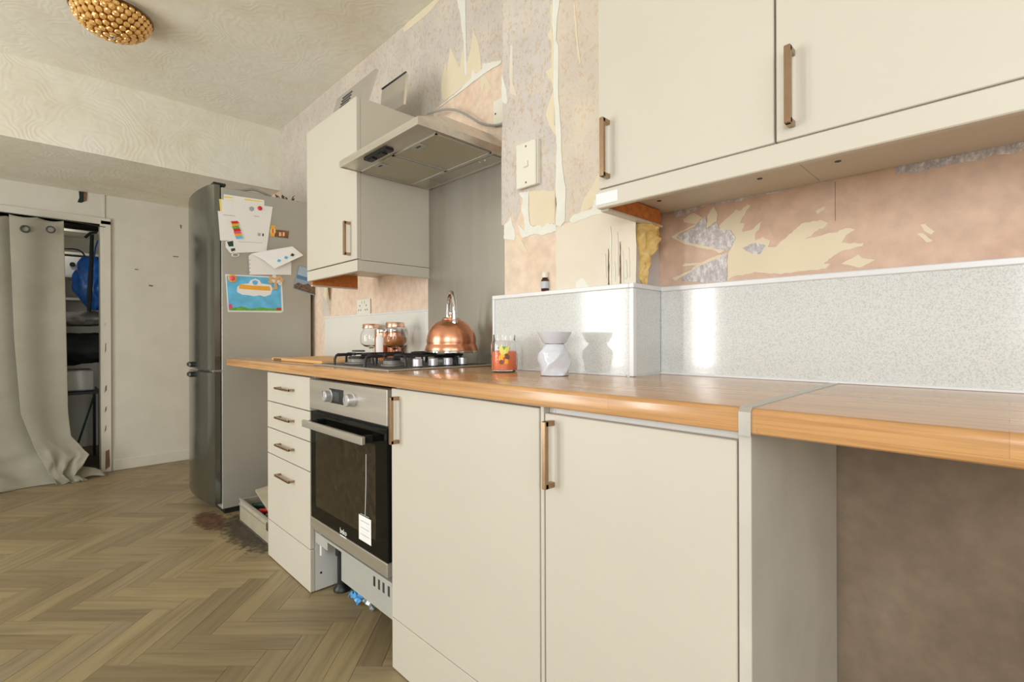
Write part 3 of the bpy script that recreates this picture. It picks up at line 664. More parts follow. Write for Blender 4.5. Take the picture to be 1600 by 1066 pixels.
for k in range(4): MB().lathe([(.003, -.007), (.003, 0)], (-1.70 + k*.04, HY + .054, HZ), 8).build('button', M['grey_plastic'], sw)
bx(HX0 + .12, HX1 - .03, 1.225, YB - .03, HZ - .0005, HZ + .004).build('light_panel', M['steel_v'], hood)
for x in (-1.43, -1.40): MB().lathe([(.006, -.002), (.006, .002)], (x, 1.235, HZ), 10).build('lamp_clip', M['chrome'], hood)
# cable + spur behind the hood
pts = [aty(u, v, y) for u, v, y in ((668, 178, 1.26), (690, 172, 1.27), (705, 171, 1.275), (720, 175, 1.28), (735, 183, 1.285), (752, 193, 1.29), (770, 196, 1.295), (790, 194, 1.298))]
def smooth_path(P, n=5):
    out = []
    for i in range(len(P) - 1):
        p0, p1, p2, p3 = P[max(i-1, 0)], P[i], P[i+1], P[min(i+2, len(P)-1)]
        for k in range(n):
            t = k/n; out.append(.5*((2*p1) + (p2-p0)*t + (2*p0 - 5*p1 + 4*p2 - p3)*t*t + (3*p1 - p0 - 3*p2 + p3)*t**3))
    return out + [P[-1]]
tag(recenter(MB().tube(smooth_path(pts), .0045, 8).build('cable', M['cable'], smooth=60)), 'grey cable looping from the hood to the wall spur', 'cable')
q = aty(779, 175, YB)
sk = thing('spur_socket', 'small white fused spur behind the extractor hood', 'socket', (q.x, YB - .001, q.z))
bx(q.x - .02, q.x + .066, YB - .012, YB - .001, q.z - .055, q.z + .045, bev=.003).build('plate', M['white_plastic'], sk)
MB().lathe([(.004, 0), (.004, .001)], (q.x - .005, YB - .012, q.z - .01), 8, 'y').build('screw', M['darkgrey'], sk)
# hood chimney sections stored on top of the cupboard
def sheet(name, label, x0, x1, ybot, ytop, z0, z1, mat, group):
    o = thing(name, label, 'metal panel', ((x0+x1)/2, ybot, z0), group)
    MB().prism([(x0, ybot, z0), (x1, ybot, z0), (x1, ytop, z1), (x0, ytop, z1)], (0, .002, 0)).build('face', mat, o)
    for x in (x0, x1 - .002): MB().prism([(x, ybot + .002, z0 + .002), (x, ytop + .002, z1 - .002), (x, ytop + .012, z1 - .002), (x, ybot + .012, z0 + .002)], (.002, 0, 0)).build('side_flange', mat, o)
    return o
s1 = sheet('steel_cover', 'perforated steel hood cover lying on top of the left cupboard', -2.28, -1.905, 1.01, 1.06, 1.996, 2.165, M['mirror_steel'], 'hood covers on the cupboard')
for i in range(9):
    for j in range(6):
        a = .055 + j*.0165; bx(-2.20 + i*.011, -2.195 + i*.011, 1.009 + .05*a/.169 - .0012, 1.009 + .05*a/.169 + .001, 1.996 + a, 2.001 + a).build('vent_slot', M['darkgrey'], s1)
s2 = sheet('steel_cover', 'smaller polished steel cover with dark top edge on the left cupboard', -2.0, -1.80, 1.128, 1.142, 1.996, 2.137, M['mirror_steel'], 'hood covers on the cupboard')
bx(-2.0, -1.80, 1.139, 1.147, 2.137, 2.141).build('dark_edge', M['darkgrey'], s2)

# ------------------------------------------------------------------ hob
hob = thing('gas_hob', 'steel gas hob with four burners and silver knobs', 'hob', (-1.66, 1.03, ZT))
GX0, GX1, GY0, GY1 = -1.945, -1.372, .80, 1.262
bx(GX0, GX1, GY0, GY1, ZT + .0005, ZT + .006, bev=.002).build('tray', M['steel'], hob)
bx(GX0 + .025, GX1 - .03, GY0 + .022, GY1 - .02, ZT + .006, ZT + .0075).build('tray_recess', M['darkgrey'], hob)
for bxx, byy, r in ((-1.80, .925, .045), (-1.555, .925, .032), (-1.80, 1.14, .036), (-1.53, 1.14, .045)):
    b = MB().lathe([(r*1.25, .007), (r*1.25, .012), (r, .014), (r, .026), (r*.9, .028)], (bxx, byy, ZT), 24).build('burner', M['burner_cap'], hob, smooth=40)
    MB().lathe([(r*.95, .028), (r*.95, .033), (r*.85, .036), (0, .036)], (bxx, byy, ZT), 24).build('burner_cap', M['iron'], b, smooth=40)
for gx0, gx1 in ((GX0 + .04, -1.685), (-1.66, GX1 - .085)):
    z = ZT + .044; mb = MB(); r = .005; gy0, gy1 = GY0 + .03, GY1 - .03; xc_ = (gx0 + gx1)/2
    def foot(x, y, dx, dy):
        mb.tube([(x, y, ZT + .008), (x + dx*.1, y + dy*.1, ZT + .03), (x + dx*.4, y + dy*.4, z - .002), (x + dx, y + dy, z)], r, 8)
    for y in (gy0 + .09, gy1 - .09):
        foot(gx0, y, .02, 0); foot(gx1, y, -.02, 0)
        mb.box(gx0 + .015, xc_ - .03, y - .004, y + .004, z - .006, z + .006, bev=.002).box(xc_ + .03, gx1 - .015, y - .004, y + .004, z - .006, z + .006, bev=.002)
        mb.box(xc_ - .004, xc_ + .004, y - .09, y - .03, z - .006, z + .006, bev=.002).box(xc_ - .004, xc_ + .004, y + .03, y + .085, z - .006, z + .006, bev=.002)
    for x in (gx0 + .012, gx1 - .018): mb.box(x, x + .006, gy0 + .05, gy1 - .05, z - .005, z + .003, bev=.001)
    mb.box(xc_ - .004, xc_ + .004, gy0 + .175, gy1 - .175, z - .006, z + .006, bev=.002)
    foot(xc_, gy0 - .01, 0, .02); foot(xc_, gy1 + .01, 0, -.02)
    mb.build('pan_support', M['iron'], hob, smooth=40)
for y in (.945, 1.01, 1.075, 1.143):
    k = MB().lathe([(.019, .007), (.019, .011), (.0165, .012), (.0165, .034), (.014, .036), (0, .036)], (-1.425, y, ZT), 24).build('knob', M['knob'], hob, smooth=40)
    MB().lathe([(.02, .006), (.02, .010), (.0168, .0115)], (-1.425, y, ZT), 24).build('knob_base', M['black'], k)
# small spoon rest on grate
q = aty(566, 556, .9)
MB().tube([(q.x - .03 + .03*math.cos(a), .9 + .02*math.sin(a), .955) for a in [i*math.pi/6 for i in range(12)]], .003, 6, closed=True).build('wire_ring', M['darkgrey'], hob)

# ------------------------------------------------------------------ copper kettle
kx, ky, kz = -1.488, 1.14, ZT + .0525
ke = thing('kettle', 'domed copper kettle with tall chrome handle on the hob', 'kettle', (kx, ky, kz))
MB().lathe([(.086, 0), (.098, .002), (.100, .008), (.096, .026), (.0925, .030), (.0925, .034), (.094, .040), (.092, .058), (.086, .078), (.075, .097), (.058, .112), (.040, .121), (.036, .123)], (kx, ky, kz), 48).build('body', M['copper'], ke, smooth=50)
MB().lathe([(.0995, -.001), (.1015, .001), (.1015, .005), (.0995, .007)], (kx, ky, kz), 48).build('base_ring', M['chrome'], ke, smooth=40)
ld = MB().lathe([(.037, .122), (.036, .127), (.028, .131), (.012, .134), (0, .135)], (kx, ky, kz), 32).build('lid', M['copper'], ke, smooth=40)
MB().lathe([(.006, .134), (.006, .140), (.011, .145), (.011, .152), (.005, .157), (0, .157)], (kx, ky, kz), 16).build('lid_knob', M['chrome'], ld, smooth=50)
# arched handle, seen nearly edge on: lies in the plane through the line of sight
hdv = Matrix.Rotation(.24, 3, 'Z') @ Vector((kx, ky, 0)).normalized(); hp = []
for i in range(25):
    a = math.pi * (i/24); hp.append(Vector((kx, ky, kz + .112)) + hdv*(-.052*math.cos(a)) + Vector((0, 0, .115*math.sin(a)**.75)))
MB().tube(hp, .0085, 10, flat=1.0).build('handle', M['chrome'], ke, smooth=60)
for sgn in (-1, 1):
    p = Vector((kx, ky, kz + .108)) + hdv*(.052*sgn); MB().lathe([(.011, 0), (.011, .012), (.007, .018)], p, 14).build('handle_mount', M['chrome'], ke, smooth=40)
sd = (Vector((-.6, .8, 0))).normalized(); p = Vector((kx, ky, kz + .075))
MB().tube([p + sd*.07, p + sd*.095 + Vector((0, 0, .012)), p + sd*.112 + Vector((0, 0, .03))], [.018, .015, .011], 14).build('spout', M['copper'], ke, smooth=50)

# ------------------------------------------------------------------ jars and canisters behind the hob
def stem_jar(x, y, label, fill):
    j = thing('stemmed_jar', label, 'jar', (x, y, ZT), 'stemmed glass jars')
    z = ZT + .001
    out = [(.040, 0), (.040, .004), (.014, .010), (.008, .020), (.011, .034), (.008, .048), (.012, .058), (.036, .066), (.052, .078), (.054, .092), (.054, .122), (.050, .138), (.041, .148), (.041, .166)]
    inn = [(.039, .166), (.039, .149), (.048, .137), (.052, .121), (.052, .093), (.050, .080), (.036, .069), (0, .066)]
    MB().lathe([(r, z + h) for r, h in out + inn], (x, y, 0), 36).build('glass', M['glass'], j, smooth=50)
    l = MB().lathe([(.043, .158), (.043, .176), (.041, .179), (0, .1795)], (x, y, z), 36).build('lid', M['rose'], j, smooth=40)
    MB().lathe([(.0445, .157), (.0450, .160), (.0445, .163)], (x, y, z), 36, cap=False).build('lid_band', M['rose'], l, smooth=40)
    if fill: MB().lathe([(.034, .0705), (.049, .081), (.0508, .093), (.0508, .112), (0, .114)], (x, y, z), 32).build('contents', M['amber'], j, smooth=50)
stem_jar(-1.99, 1.20, 'stemmed glass jar with copper lid and amber contents, nearest the kettle', True)
stem_jar(-2.285, 1.24, 'empty stemmed glass jar with copper lid, left of the copper canisters', False)
def canister(x, y, label, lab):
    c_ = thing('canister', label, 'canister', (x, y, ZT), 'copper canisters')
    MB().lathe([(.034, 0), (.035, .002), (.035, .132), (.033, .134)], (x, y, ZT + .001), 32).build('body', M['copper'], c_, smooth=40)
    MB().lathe([(.0355, .134), (.036, .136), (.036, .150), (.034, .153), (0, .153)], (x, y, ZT + .001), 32).build('lid', M['chrome'], c_, smooth=40)
    if lab:
        a0 = math.atan2(-y, -x)
        def fn(s, t): 
            a = a0 - .95 + s*1.1; zz = .02 + t*(.085 + .025*math.sin(math.pi*s)); return (x + .0357*math.cos(a), y + .0357*math.sin(a), ZT + zz)
        MB().grid(fn, 10, 4).build('label', M['paper'], c_)
canister(-2.18, 1.24, 'copper canister with silver lid and white label, between the glass jars', True)
canister(-2.095, 1.262, 'plain copper canister half hidden behind the amber jar', False)

# chopping board
cb = thing('chopping_board', 'pale wooden chopping board on the worktop left of the hob', 'board', (-2.3, 1.0, ZT))
bx(-2.55, -1.97, .845, 1.14, ZT + .001, ZT + .014, bev=.003).build('board', M['board_wood'], cb)
bx(-2.52, -2.42, .8435, .846, ZT + .003, ZT + .012).build('hand_slot', M['bare_brown'], cb)

# ------------------------------------------------------------------ candle jar, oil burner, small bottle
jx, jy = -1.113, 1.06
cj = thing('candle_jar', 'glass jar candle with orange wax and autumn leaf label', 'candle', (jx, jy, ZT))
z = ZT + .001
out = [(.034, 0), (.0405, .003), (.042, .010), (.042, .086), (.039, .094), (.0345, .097), (.0345, .112), (.0355, .115)]
inn = [(.0335, .115), (.0325, .099), (.037, .093), (.040, .085), (.040, .010), (.038, .006), (0, .006)]
MB().lathe([(r, z + h) for r, h in out + inn], (jx, jy, 0), 40).build('glass', M['glass'], cj, smooth=50)
def wax(cx, cy):
    mb = MB(); mb.lathe([(.0392, .0068), (.0392, .062), (.034, .064), (0, .058)], (cx, cy, z), 36); return mb
wx = wax(jx, jy).build('wax', M['wax'], cj, smooth=50)
MB().tube([(jx, jy, z + .058), (jx, jy, z + .068)], .001, 6).build('wick', M['black'], wx)
a0 = math.atan2(-jy, -jx)
def onjar(da, h, r=.0424): return (jx + r*math.cos(a0 + da), jy + r*math.sin(a0 + da), z + h)
def leaf(name, da, h, w, l, tilt, mat):
    pts = []
    for i in range(12):
        t = 2*math.pi*i/12; a, b = 1.35*w*math.cos(t)*(1 - .3*math.sin(t)), 1.3*l*math.sin(t)
        pts.append(onjar(da + (a*math.cos(tilt) - b*math.sin(tilt))/.0424, h + a*math.sin(tilt) + b*math.cos(tilt)))
    c0 = onjar(da, h, .0428)
    mb = MB(); mb.add(pts + [c0], [[i, (i+1) % 12, 12] for i in range(12)]); return mb.build(name, mat, lbl)
lbl = MB().grid(lambda s, t: onjar(-.32 + s*.62, .024 + t*.045, .0422), 8, 2).build('label', plain('orange_label', rgb(236, 130, 50), .5, var=.3, vs=160), cj)
for da, h, w, l, ti, mt_ in ((-.15, .066, .006, .013, .5, 'yellow'), (.12, .066, .006, .013, -.7, 'yellow'), (-.02, .074, .004, .016, 1.5, 'green'), (-.15, .044, .009, .009, 0, 'orange'), (.0, .036, .009, .008, 0, 'red'), (.15, .048, .008, .008, 0, 'bare_brown'), (.1, .034, .007, .007, 0, 'orange'), (-.18, .032, .006, .006, 0, 'bare_brown')):
    leaf('leaf_print', da, h, w, l, ti, M[mt_])

ox, oy = -.897, 1.05
ob = thing('oil_burner', 'white twisted ceramic oil burner with a shallow dish top', 'oil burner', (ox, oy, ZT))
def lerp_tab2(t):
    tab = [(0, .041), (.15, .043), (.45, .0465), (.7, .044), (.88, .036), (1, .029)]
    for (a, x), (b, y) in zip(tab, tab[1:]):
        if a <= t <= b:
            k = (t - a)/(b - a); k = k*k*(3 - 2*k); return x + (y - x)*k
    return .029
def burner(s, t):
    zz = t*.086; prof = lerp_tab2(t)
    a = 2*math.pi*s; tw = 1.9*t; sq = abs(math.cos(2*(a - tw - .5)))
    r = prof*(1 + .13*(1 - sq)**1.6 - .06)
    return (ox + r*math.cos(a), oy + r*math.sin(a), ZT + .002 + zz)
b_ = MB().grid(burner, 64, 24); b_.lathe([(.033, .002), (.034, .0005), (0, .0005)], (ox, oy, ZT), 32)
b_.build('body', M['ceramic'], ob, smooth=60)
MB().lathe([(.022, .086), (.034, .093), (.046, .116), (.049, .1215), (.0475, .1225), (.043, .116), (.030, .098), (0, .094)], (ox, oy, ZT), 40).build('dish', M['ceramic'], ob, smooth=50)

q = aty(851, 455, 1.154)
bo = thing('small_bottle', 'tiny brown bottle with white cap standing on the splashback ledge', 'bottle', (q.x, 1.156, 1.1505))
z = 1.1505
MB().lathe([(.011, 0), (.0125, .002), (.0125, .034), (.009, .039), (.008, .042)], (q.x, 1.156, z), 20).build('glass', M['brown_glass'], bo, smooth=40)
MB().lathe([(.0102, .042), (.0102, .057), (.009, .059), (0, .059)], (q.x, 1.156, z), 20).build('cap', M['white_plastic'], bo, smooth=40)
MB().lathe([(.0128, .008), (.0128, .030)], (q.x, 1.156, z), 20, cap=False).build('label', plain('pale_label', rgb(190, 196, 206), .5), bo, smooth=40)

# ------------------------------------------------------------------ sockets and switch on the walls
q = aty(570, 480, YB)
so_ = thing('wall_socket', 'white double socket above the plain white splashback', 'socket', (q.x, YB, q.z))
bx(q.x - .073, q.x + .073, YB - .011, YB - .001, q.z - .044, q.z + .044, bev=.003).build('plate', M['white_plastic'], so_)
for s in (-1, 1):
    for dx, dz in ((0, .008), (-.011, -.016), (.011, -.016)): bx(q.x + s*.036 + dx - .003, q.x + s*.036 + dx + .003, YB - .0118, YB - .0108, q.z + dz - .004, q.z + dz + .004).build('pin_hole', M['black'], so_)
    bx(q.x + s*.014 - .006, q.x + s*.014 + .006, YB - .015, YB - .011, q.z + .018, q.z + .034, bev=.001).build('rocker', M['white_plastic'], so_)
c0, c1 = aty(813, 228, YP), aty(845, 296, YP)
sw_ = thing('cooker_switch', 'tall white cooker switch plate on the torn pier wall', 'switch', ((c0.x+c1.x)/2, YP, 1.56))
xa, xb_, za, zb2 = c0.x, c1.x, 1.492, 1.637
bx(xa + .004, xb_, YP - .014, YP - .001, za + .003, zb2 - .003).build('back_box', M['white_plastic'], sw_)
pl_ = bx(xa, xb_ - .004, YP - .021, YP - .014, za, zb2, bev=.002).build('plate', M['white_plastic'], sw_)
xm_ = (xa + xb_)/2
bx(xm_ - .010, xm_ + .010, YP - .026, YP - .021, 1.555, 1.575, bev=.002).build('rocker', M['white_plastic'], pl_)
for zz in (za + .014, zb2 - .014): MB().lathe([(.003, 0), (.003, .0008)], (xm_, YP - .021, zz), 8, 'y').build('screw', M['darkgrey'], pl_)

# foam squeezed out of the pier corner
def foam(s, t):
    a = 2*math.pi*s
    w = (.034 + .009*math.sin(t*9)) * (1 - max(0, t - .35)/.65)**1.3 + .004
    zc = 1.316 - t*.19 + .006*noise.noise((a, t*5, 8))
    yy = 1.224 + .010*math.sin(t*7) + w*math.cos(a)*(1 + .45*noise.noise((math.cos(a)*1.5, t*8, 2)))
    xx = XP1 + .001 + max(0, math.sin(a))*(.034*(1 - t)**.9 + .003)*(1 + .9*noise.noise((a*1.7, t*9, 5)))
    return (xx, yy, zc)
mb = MB().grid(foam, 36, 34)
tag(recenter(mb.build('foam_blob', M['foam'], smooth=60)), 'yellow expanding foam oozing down the pier under the right cupboard', 'foam')

# ------------------------------------------------------------------ fridge freezer
FX0, FX1, FY0, FY1, FZ = -3.72, -3.150, .775, 1.285, 1.872
fr = thing('fridge_freezer', 'tall silver fridge freezer with papers on its side', 'fridge', ((FX0+FX1)/2, 1.0, 0))
bx(FX0, FX1, FY0, FY1, .03, FZ, bev=.004).build('body', M['fridge'], fr)
def fdoor(z0, z1):
    pts = []
    n = 14
    for i in range(n + 1):
        t = i/n; x = FX0 + (FX1 - FX0)*t; b = 4*t*(1 - t); pts.append((x, .728 - .030*b + (.012 if i in (0, n) else 0), z0))
    pts += [(FX1, FY0 - .006, z0), (FX0, FY0 - .006, z0)]
    return MB().prism(pts, (0, 0, z1 - z0))
d1 = fdoor(.828, FZ + .008).build('upper_door', M['fridge_door'], fr, smooth=35)
d2 = fdoor(.065, .812).build('lower_door', M['fridge_door'], fr, smooth=35)
for d, z in ((d1, .836), (d2, .776)):
    bx(-3.50, -3.43, .672, .715, z, z + .03, bev=.008).build('handle', M['black'], d)
bx(FX1 - .06, FX1 + .001, .730, FY0, .813, .827, bev=.002).build('hinge', M['chrome'], fr)
bx(FX1 - .06, FX1, .735, .80, FZ + .006, FZ + .022, bev=.003).build('top_hinge', M['black'], fr)
bx(FX0 + .01, FX1 - .01, .79, FY1, 0.0, .032).build('base_grille', M['black'], fr)
q = aty(320, 303, .735)
cl = recenter(MB().tube(smooth_path([Vector((-3.25, .80, FZ + .012)), Vector((-3.22, .90, FZ + .02)), Vector((-3.2, .96, FZ + .035)), Vector((-3.19, 1.02, FZ + .02)), Vector((-3.2, 1.06, FZ + .012))]), .008, 8).build('hose_piece', M['cable'], smooth=60))
tag(cl, 'short grey hose lying on top of the fridge', 'hose')
pl2 = thing('dried_plant', 'small dried sprig on top of the fridge near the wall', 'plant', (-3.25, 1.17, FZ))
for i in range(9):
    a = random.uniform(0, 6.28); L_ = random.uniform(.04, .09); p0 = Vector((-3.25, 1.12 + i*.012, FZ + .002))
    tip = p0 + Vector((math.cos(a)*L_*.5, math.sin(a)*L_*.5, random.uniform(.02, .06)))
    sdv = Vector((-math.sin(a), math.cos(a), 0))*.010; md = p0.lerp(tip, .55) + Vector((0, 0, .01))
    MB().add([p0, md + sdv, tip, md - sdv, md + Vector((0, 0, .004))], [[0, 1, 4], [1, 2, 4], [2, 3, 4], [3, 0, 4]]).build('leaf', M['bare_brown'], pl2)

# papers and magnets on the fridge side
PX = FX1 + .0008
_lay = [0]
def fpoly(name, pts, mat, parent=None, th=.0008, lift=0):
    x = PX + lift
    return MB().prism([tuple(Vector((x, atx(u, v, x).y, atx(u, v, x).z))) for u, v in pts], (th, 0, 0)).build(name, mat, parent)
def sheetp(name, label, cat, pts, mat, lift, prints=(), group=None):
    p = [atx(u, v, PX + lift) for u, v in pts]; c = sum(p, Vector())/len(p)
    o = thing(name, label, cat, (PX + lift, c.y, c.z), group)
    fpoly('sheet', pts, mat, o, .0008, lift)
    for nm, pp, mm in prints: fpoly(nm, pp, mm, o, .0004, lift + .0008)
    return o
C3 = lambda p: cr(335, 295, 5.33, p)
G = 'papers on the fridge side'
sheetp('letter', 'white letter with a yellow header, topmost under the red magnet', 'paper', C3([(78, 45), (415, 95), (415, 300), (70, 300)]), M['paper'], .0, [('header', C3([(80, 62), (150, 68), (150, 80), (80, 76)]), M['yellow']), ('header', C3([(250, 82), (400, 104), (400, 112), (250, 96)]), M['yellow'])], G)
sheetp('letter', 'yellow-edged sheet at the left of the fridge papers', 'paper', C3([(38, 85), (160, 95), (160, 300), (60, 300)]), M['yellow'], .001, [('page', C3([(56, 90), (160, 98), (160, 300), (76, 300)]), M['paper'])], G)
sheetp('letter', 'white letter sticking out furthest to the left on the fridge', 'paper', C3([(28, 185), (260, 200), (250, 430), (48, 432)]), M['paper'], .002, [('text_line', C3([(72, 214), (175, 226), (175, 230), (72, 219)]), M['ink'])], G)
sheetp('letter', 'large white letter under the red magnet with a round stamp', 'paper', C3([(255, 115), (485, 152), (432, 525), (165, 535), (150, 300)]), M['paper'], .003, [('stamp', C3([(290, 155), (310, 146), (332, 158), (330, 180), (310, 190), (290, 176)]), M['ink']), ('text_line', C3([(330, 225), (375, 230), (375, 234), (330, 230)]), M['ink']), ('code_block', C3([(362, 368), (386, 371), (384, 394), (360, 392)]), M['ink']), ('code_block', C3([(400, 372), (412, 374), (410, 396), (398, 394)]), M['darkgrey']), ('text_line', C3([(200, 440), (400, 450), (400, 453), (200, 443)]), M['ink'])], G)
sheetp('paper_strip', 'dark green and white printed strip below the fridge letters', 'paper', C3([(92, 440), (155, 425), (182, 525), (135, 540), (92, 486)]), M['paper'], .0035, [('print', C3([(105, 442), (155, 434), (160, 480), (120, 482)]), M['dark_green']), ('print', C3([(136, 500), (170, 494), (176, 514), (142, 524)]), M['darkgrey'])], G)
# folded leaflet
le = sheetp('leaflet', 'creased white leaflet with its top page folded forward on the fridge', 'paper', C3([(285, 560), (310, 540), (640, 610), (640, 718), (292, 716)]), M['paper'], .0045, [('hole', C3([(290, 585 + k*33), (298, 585 + k*33), (298, 597 + k*33), (290, 597 + k*33)]), M['ink']) if 0 else ('hole', C3([(291, 590 + k*33), (299, 590 + k*33), (299, 600 + k*33), (291, 600 + k*33)]), M['ink']) for k in range(4)], G)
fl = MB().prism([tuple(atx(a, b, PX + d)) for a, b, d in [(*C3([(310, 540)])[0], .008), (*C3([(440, 515)])[0], .02), (*C3([(650, 480)])[0], .035), (*C3([(740, 555)])[0], .05), (*C3([(500, 665)])[0], .045), (*C3([(420, 600)])[0], .02)]], (.0008, 0, 0)).build('folded_page', M['paper'], le)
for (a, b), mm in (((538, 598), 'skyblue'), ((597, 572), 'skyblue'), ((650, 550), 'dark_green')):
    MB().prism([tuple(atx(c_[0], c_[1], PX + .052)) for c_ in C3([(a - 18, b + 6), (a - 4, b - 14), (a + 18, b - 2), (a + 6, b + 14)])], (.0008, 0, 0)).build('printed_picture', M[mm], fl)
aw = sheetp('award_card', 'blue sky certificate with white cloud and grass on the fridge', 'card', C3([(90, 712), (560, 735), (575, 1015), (558, 1032), (112, 1026)]), M['paper'], .001, [('sky', C3([(100, 722), (550, 744), (560, 1018), (120, 1014)]), M['skyblue']),], G)
for nm, pp, mm, lf in (('cloud', [(188, 860), (190, 820), (220, 795), (285, 790), (300, 762), (340, 748), (375, 762), (392, 790), (470, 800), (485, 835), (470, 880), (420, 900), (380, 888), (330, 895), (270, 885), (230, 882)], 'paper', .0026),
    ('banner', [(210, 795), (300, 805), (460, 815), (468, 850), (330, 843), (205, 832)], 'orange', .0032), ('crest', [(315, 770), (340, 762), (362, 772), (358, 795), (340, 803), (320, 794)], 'skyblue', .0032),
    ('grass', [(118, 985), (160, 992), (230, 980), (300, 1000), (400, 988), (480, 1000), (560, 994), (560, 1018), (120, 1014)], 'green', .0026), ('figure', [(118, 965), (140, 958), (150, 980), (146, 1002), (122, 1000)], 'pink', .0032), ('figure', [(516, 992), (552, 990), (556, 1010), (520, 1012)], 'red', .0032)):
    fpoly(nm, C3(pp), M[mm], aw, .0004, lf)
ph = sheetp('photo_print', 'tilted group photo by the sea on the fridge, half behind the cupboard', 'photo', C3([(705, 638), (905, 690), (860, 898), (655, 835)]), plain('photo_paper', rgb(150, 170, 190), .3), .001, [('sky', C3([(708, 645), (898, 695), (885, 770), (690, 715)]), plain('photo_sky', rgb(168, 196, 214), .3)), ('sea', C3([(690, 715), (885, 770), (878, 795), (684, 745)]), plain('photo_sea', rgb(84, 130, 178), .3)), ('crowd', C3([(664, 800), (700, 780), (740, 800), (780, 790), (820, 815), (872, 830), (858, 890), (660, 828)]), plain('photo_people', rgb(110, 90, 76), .4, var=.9, vs=140))], G)
MA = 'fridge magnets'
def magnet(name, label, u, v, r, mat, lift=.006, petals=0):
    p = atx(u, v, PX + lift); o = thing(name, label, 'magnet', (PX + lift - .003, p.y, p.z), MA)
    if petals:
        for k in range(petals):
            a = 2*math.pi*k/petals; MB().lathe([(r*.5, -.002), (r*.5, .002), (0, .003)], (PX + lift, p.y + r*.7*math.cos(a), p.z + r*.7*math.sin(a)), 10, 'x').build('petal', M['orange'], o)
    MB().lathe([(r*.75, -.003), (r*.75, .003), (r*.45, .007), (0, .008)], (PX + lift, p.y, p.z), 18, 'x').build('button', mat, o, smooth=50)
magnet('round_magnet', 'round red magnet holding the letters on the fridge', 406, 325.5, .017, M['red'])
magnet('flower_magnet', 'pink and yellow flower magnet on the blue certificate', 363, 435, .02, M['pink'], .008, 7)
# stacked-books magnet
st_ = thing('books_magnet', 'magnet shaped like a stack of colourful books on the fridge', 'magnet', tuple(atx(370, 358, PX + .006)), MA)
for k, (mm, off) in enumerate((('red', 0), ('orange', 3), ('green', 8), ('red', 18), ('pink', 22), ('orange', 28), ('skyblue', 38))):
    y0 = 272 + k*21
    fpoly('book', C3([(136 + off, y0), (190 + off, y0 - 3), (204 + off, y0 + 16), (146 + off, y0 + 20)]), M[mm], st_, .004, .0050)
tm = thing('tree_magnet', 'cut-out wooden tree magnet on the blue certificate', 'magnet', tuple(atx(432, 440, PX + .008)), MA)
fpoly('trunk', C3([(495, 770), (520, 770), (518, 800), (526, 835), (486, 842), (498, 805)]), M['board_wood'], tm, .003, .006)
for a, b in ((470, 745), (500, 730), (535, 738), (558, 765), (548, 790), (468, 775), (515, 752), (490, 768), (535, 775)):
    p = atx(*C3([(a, b)])[0], PX + .0065); MB().lathe([(.0125, -.0015), (.0125, .002), (.009, .003)], (PX + .0065, p.y, p.z), 9, 'x').build('foliage', M['board_wood'] if (a + b) % 2 else M['white_plastic'], tm)
for nm, lab, pp, mm in (('photo_magnet', 'small orange photo magnet right of the fridge letters', [(470, 303), (510, 308), (500, 398), (465, 392)], 'orange'), ('photo_magnet', 'small group-photo magnet furthest right of the fridge letters', [(510, 340), (622, 352), (614, 414), (500, 400)], 'bare_brown')):
    o = sheetp(nm, lab, 'magnet', C3(pp), M[mm], .001, [], MA)
    for k in range(3):
        cx_ = sum(p[0] for p in pp)/4 + (k - 1)*16; cy_ = sum(p[1] for p in pp)/4
        fpoly('printed_figure', C3([(cx_ - 7, cy_ + 18), (cx_ - 5, cy_ - 16), (cx_ + 6, cy_ - 14), (cx_ + 8, cy_ + 18)]), M['yellow' if k != 1 else 'pink'], o, .0004, .0018)
kr = recenter(MB().tube([atx(*C3([(176 + 28*math.cos(a), 552 + 14*math.sin(a))])[0], PX + .006) for a in [i*math.pi/8 for i in range(16)]], .003, 6, closed=True).build('key_ring', M['white_plastic'], smooth=60))
tag(kr, 'small white ring hanging below the fridge letters', 'ring', MA)

# rust stain on the floor, toolbox in the gap
def dirt(name, c1, c2, rad):
    t = NT(name); nz = t.noise(26, 5, .7); co = t.coord((1/rad[0], 1/rad[1], 0)); ln = t.n('ShaderNodeVectorMath', operation='LENGTH'); t.l(co.outputs[0], ln.inputs[0])
    t.base(t.ramp(nz.outputs[0], [(.35, c1), (.65, c2)]).outputs[0]); t.p(Roughness=.8)
    ad = t.n('ShaderNodeMath', operation='MULTIPLY_ADD'); t.l(nz.outputs[0], ad.inputs[0]); ad.inputs[1].default_value = 1.6; t.l(ln.outputs['Value'], ad.inputs[2])
    r = t.ramp(ad.outputs[0], [(.0, (.85, .85, .85, 1)), (1.0, (0, 0, 0, 1))]); r.color_ramp.elements[0].position = .35
    sb = t.n('ShaderNodeMath', operation='SUBTRACT'); t.l(ad.outputs[0], sb.inputs[0]); sb.inputs[1].default_value = .75; t.l(sb.outputs[0], r.inputs[0])
    t.l(r.outputs[0], t.b.inputs['Alpha']); return t.m
rs = dirt('rust_dirt', rgb(120, 84, 58), rgb(84, 62, 46), (.22, .08))
def stain(name, c, rx, ry, mat, seed, label):
    pts = []
    for i in range(26):
        a = 2*math.pi*i/26; k = 1 + .35*noise.noise((math.cos(a)*2, math.sin(a)*2, seed)); pts.append((c[0] + rx*k*math.cos(a), c[1] + ry*k*math.sin(a), .0004))
    o = MB().prism(pts, (0, 0, .0008)).build(name, mat, None); return tag(recenter(o), label, 'stain')
stain('rust_stain', (-3.09, .70), .22, .08, rs, 1.5, 'rusty brown stain on the floor at the foot of the fridge')
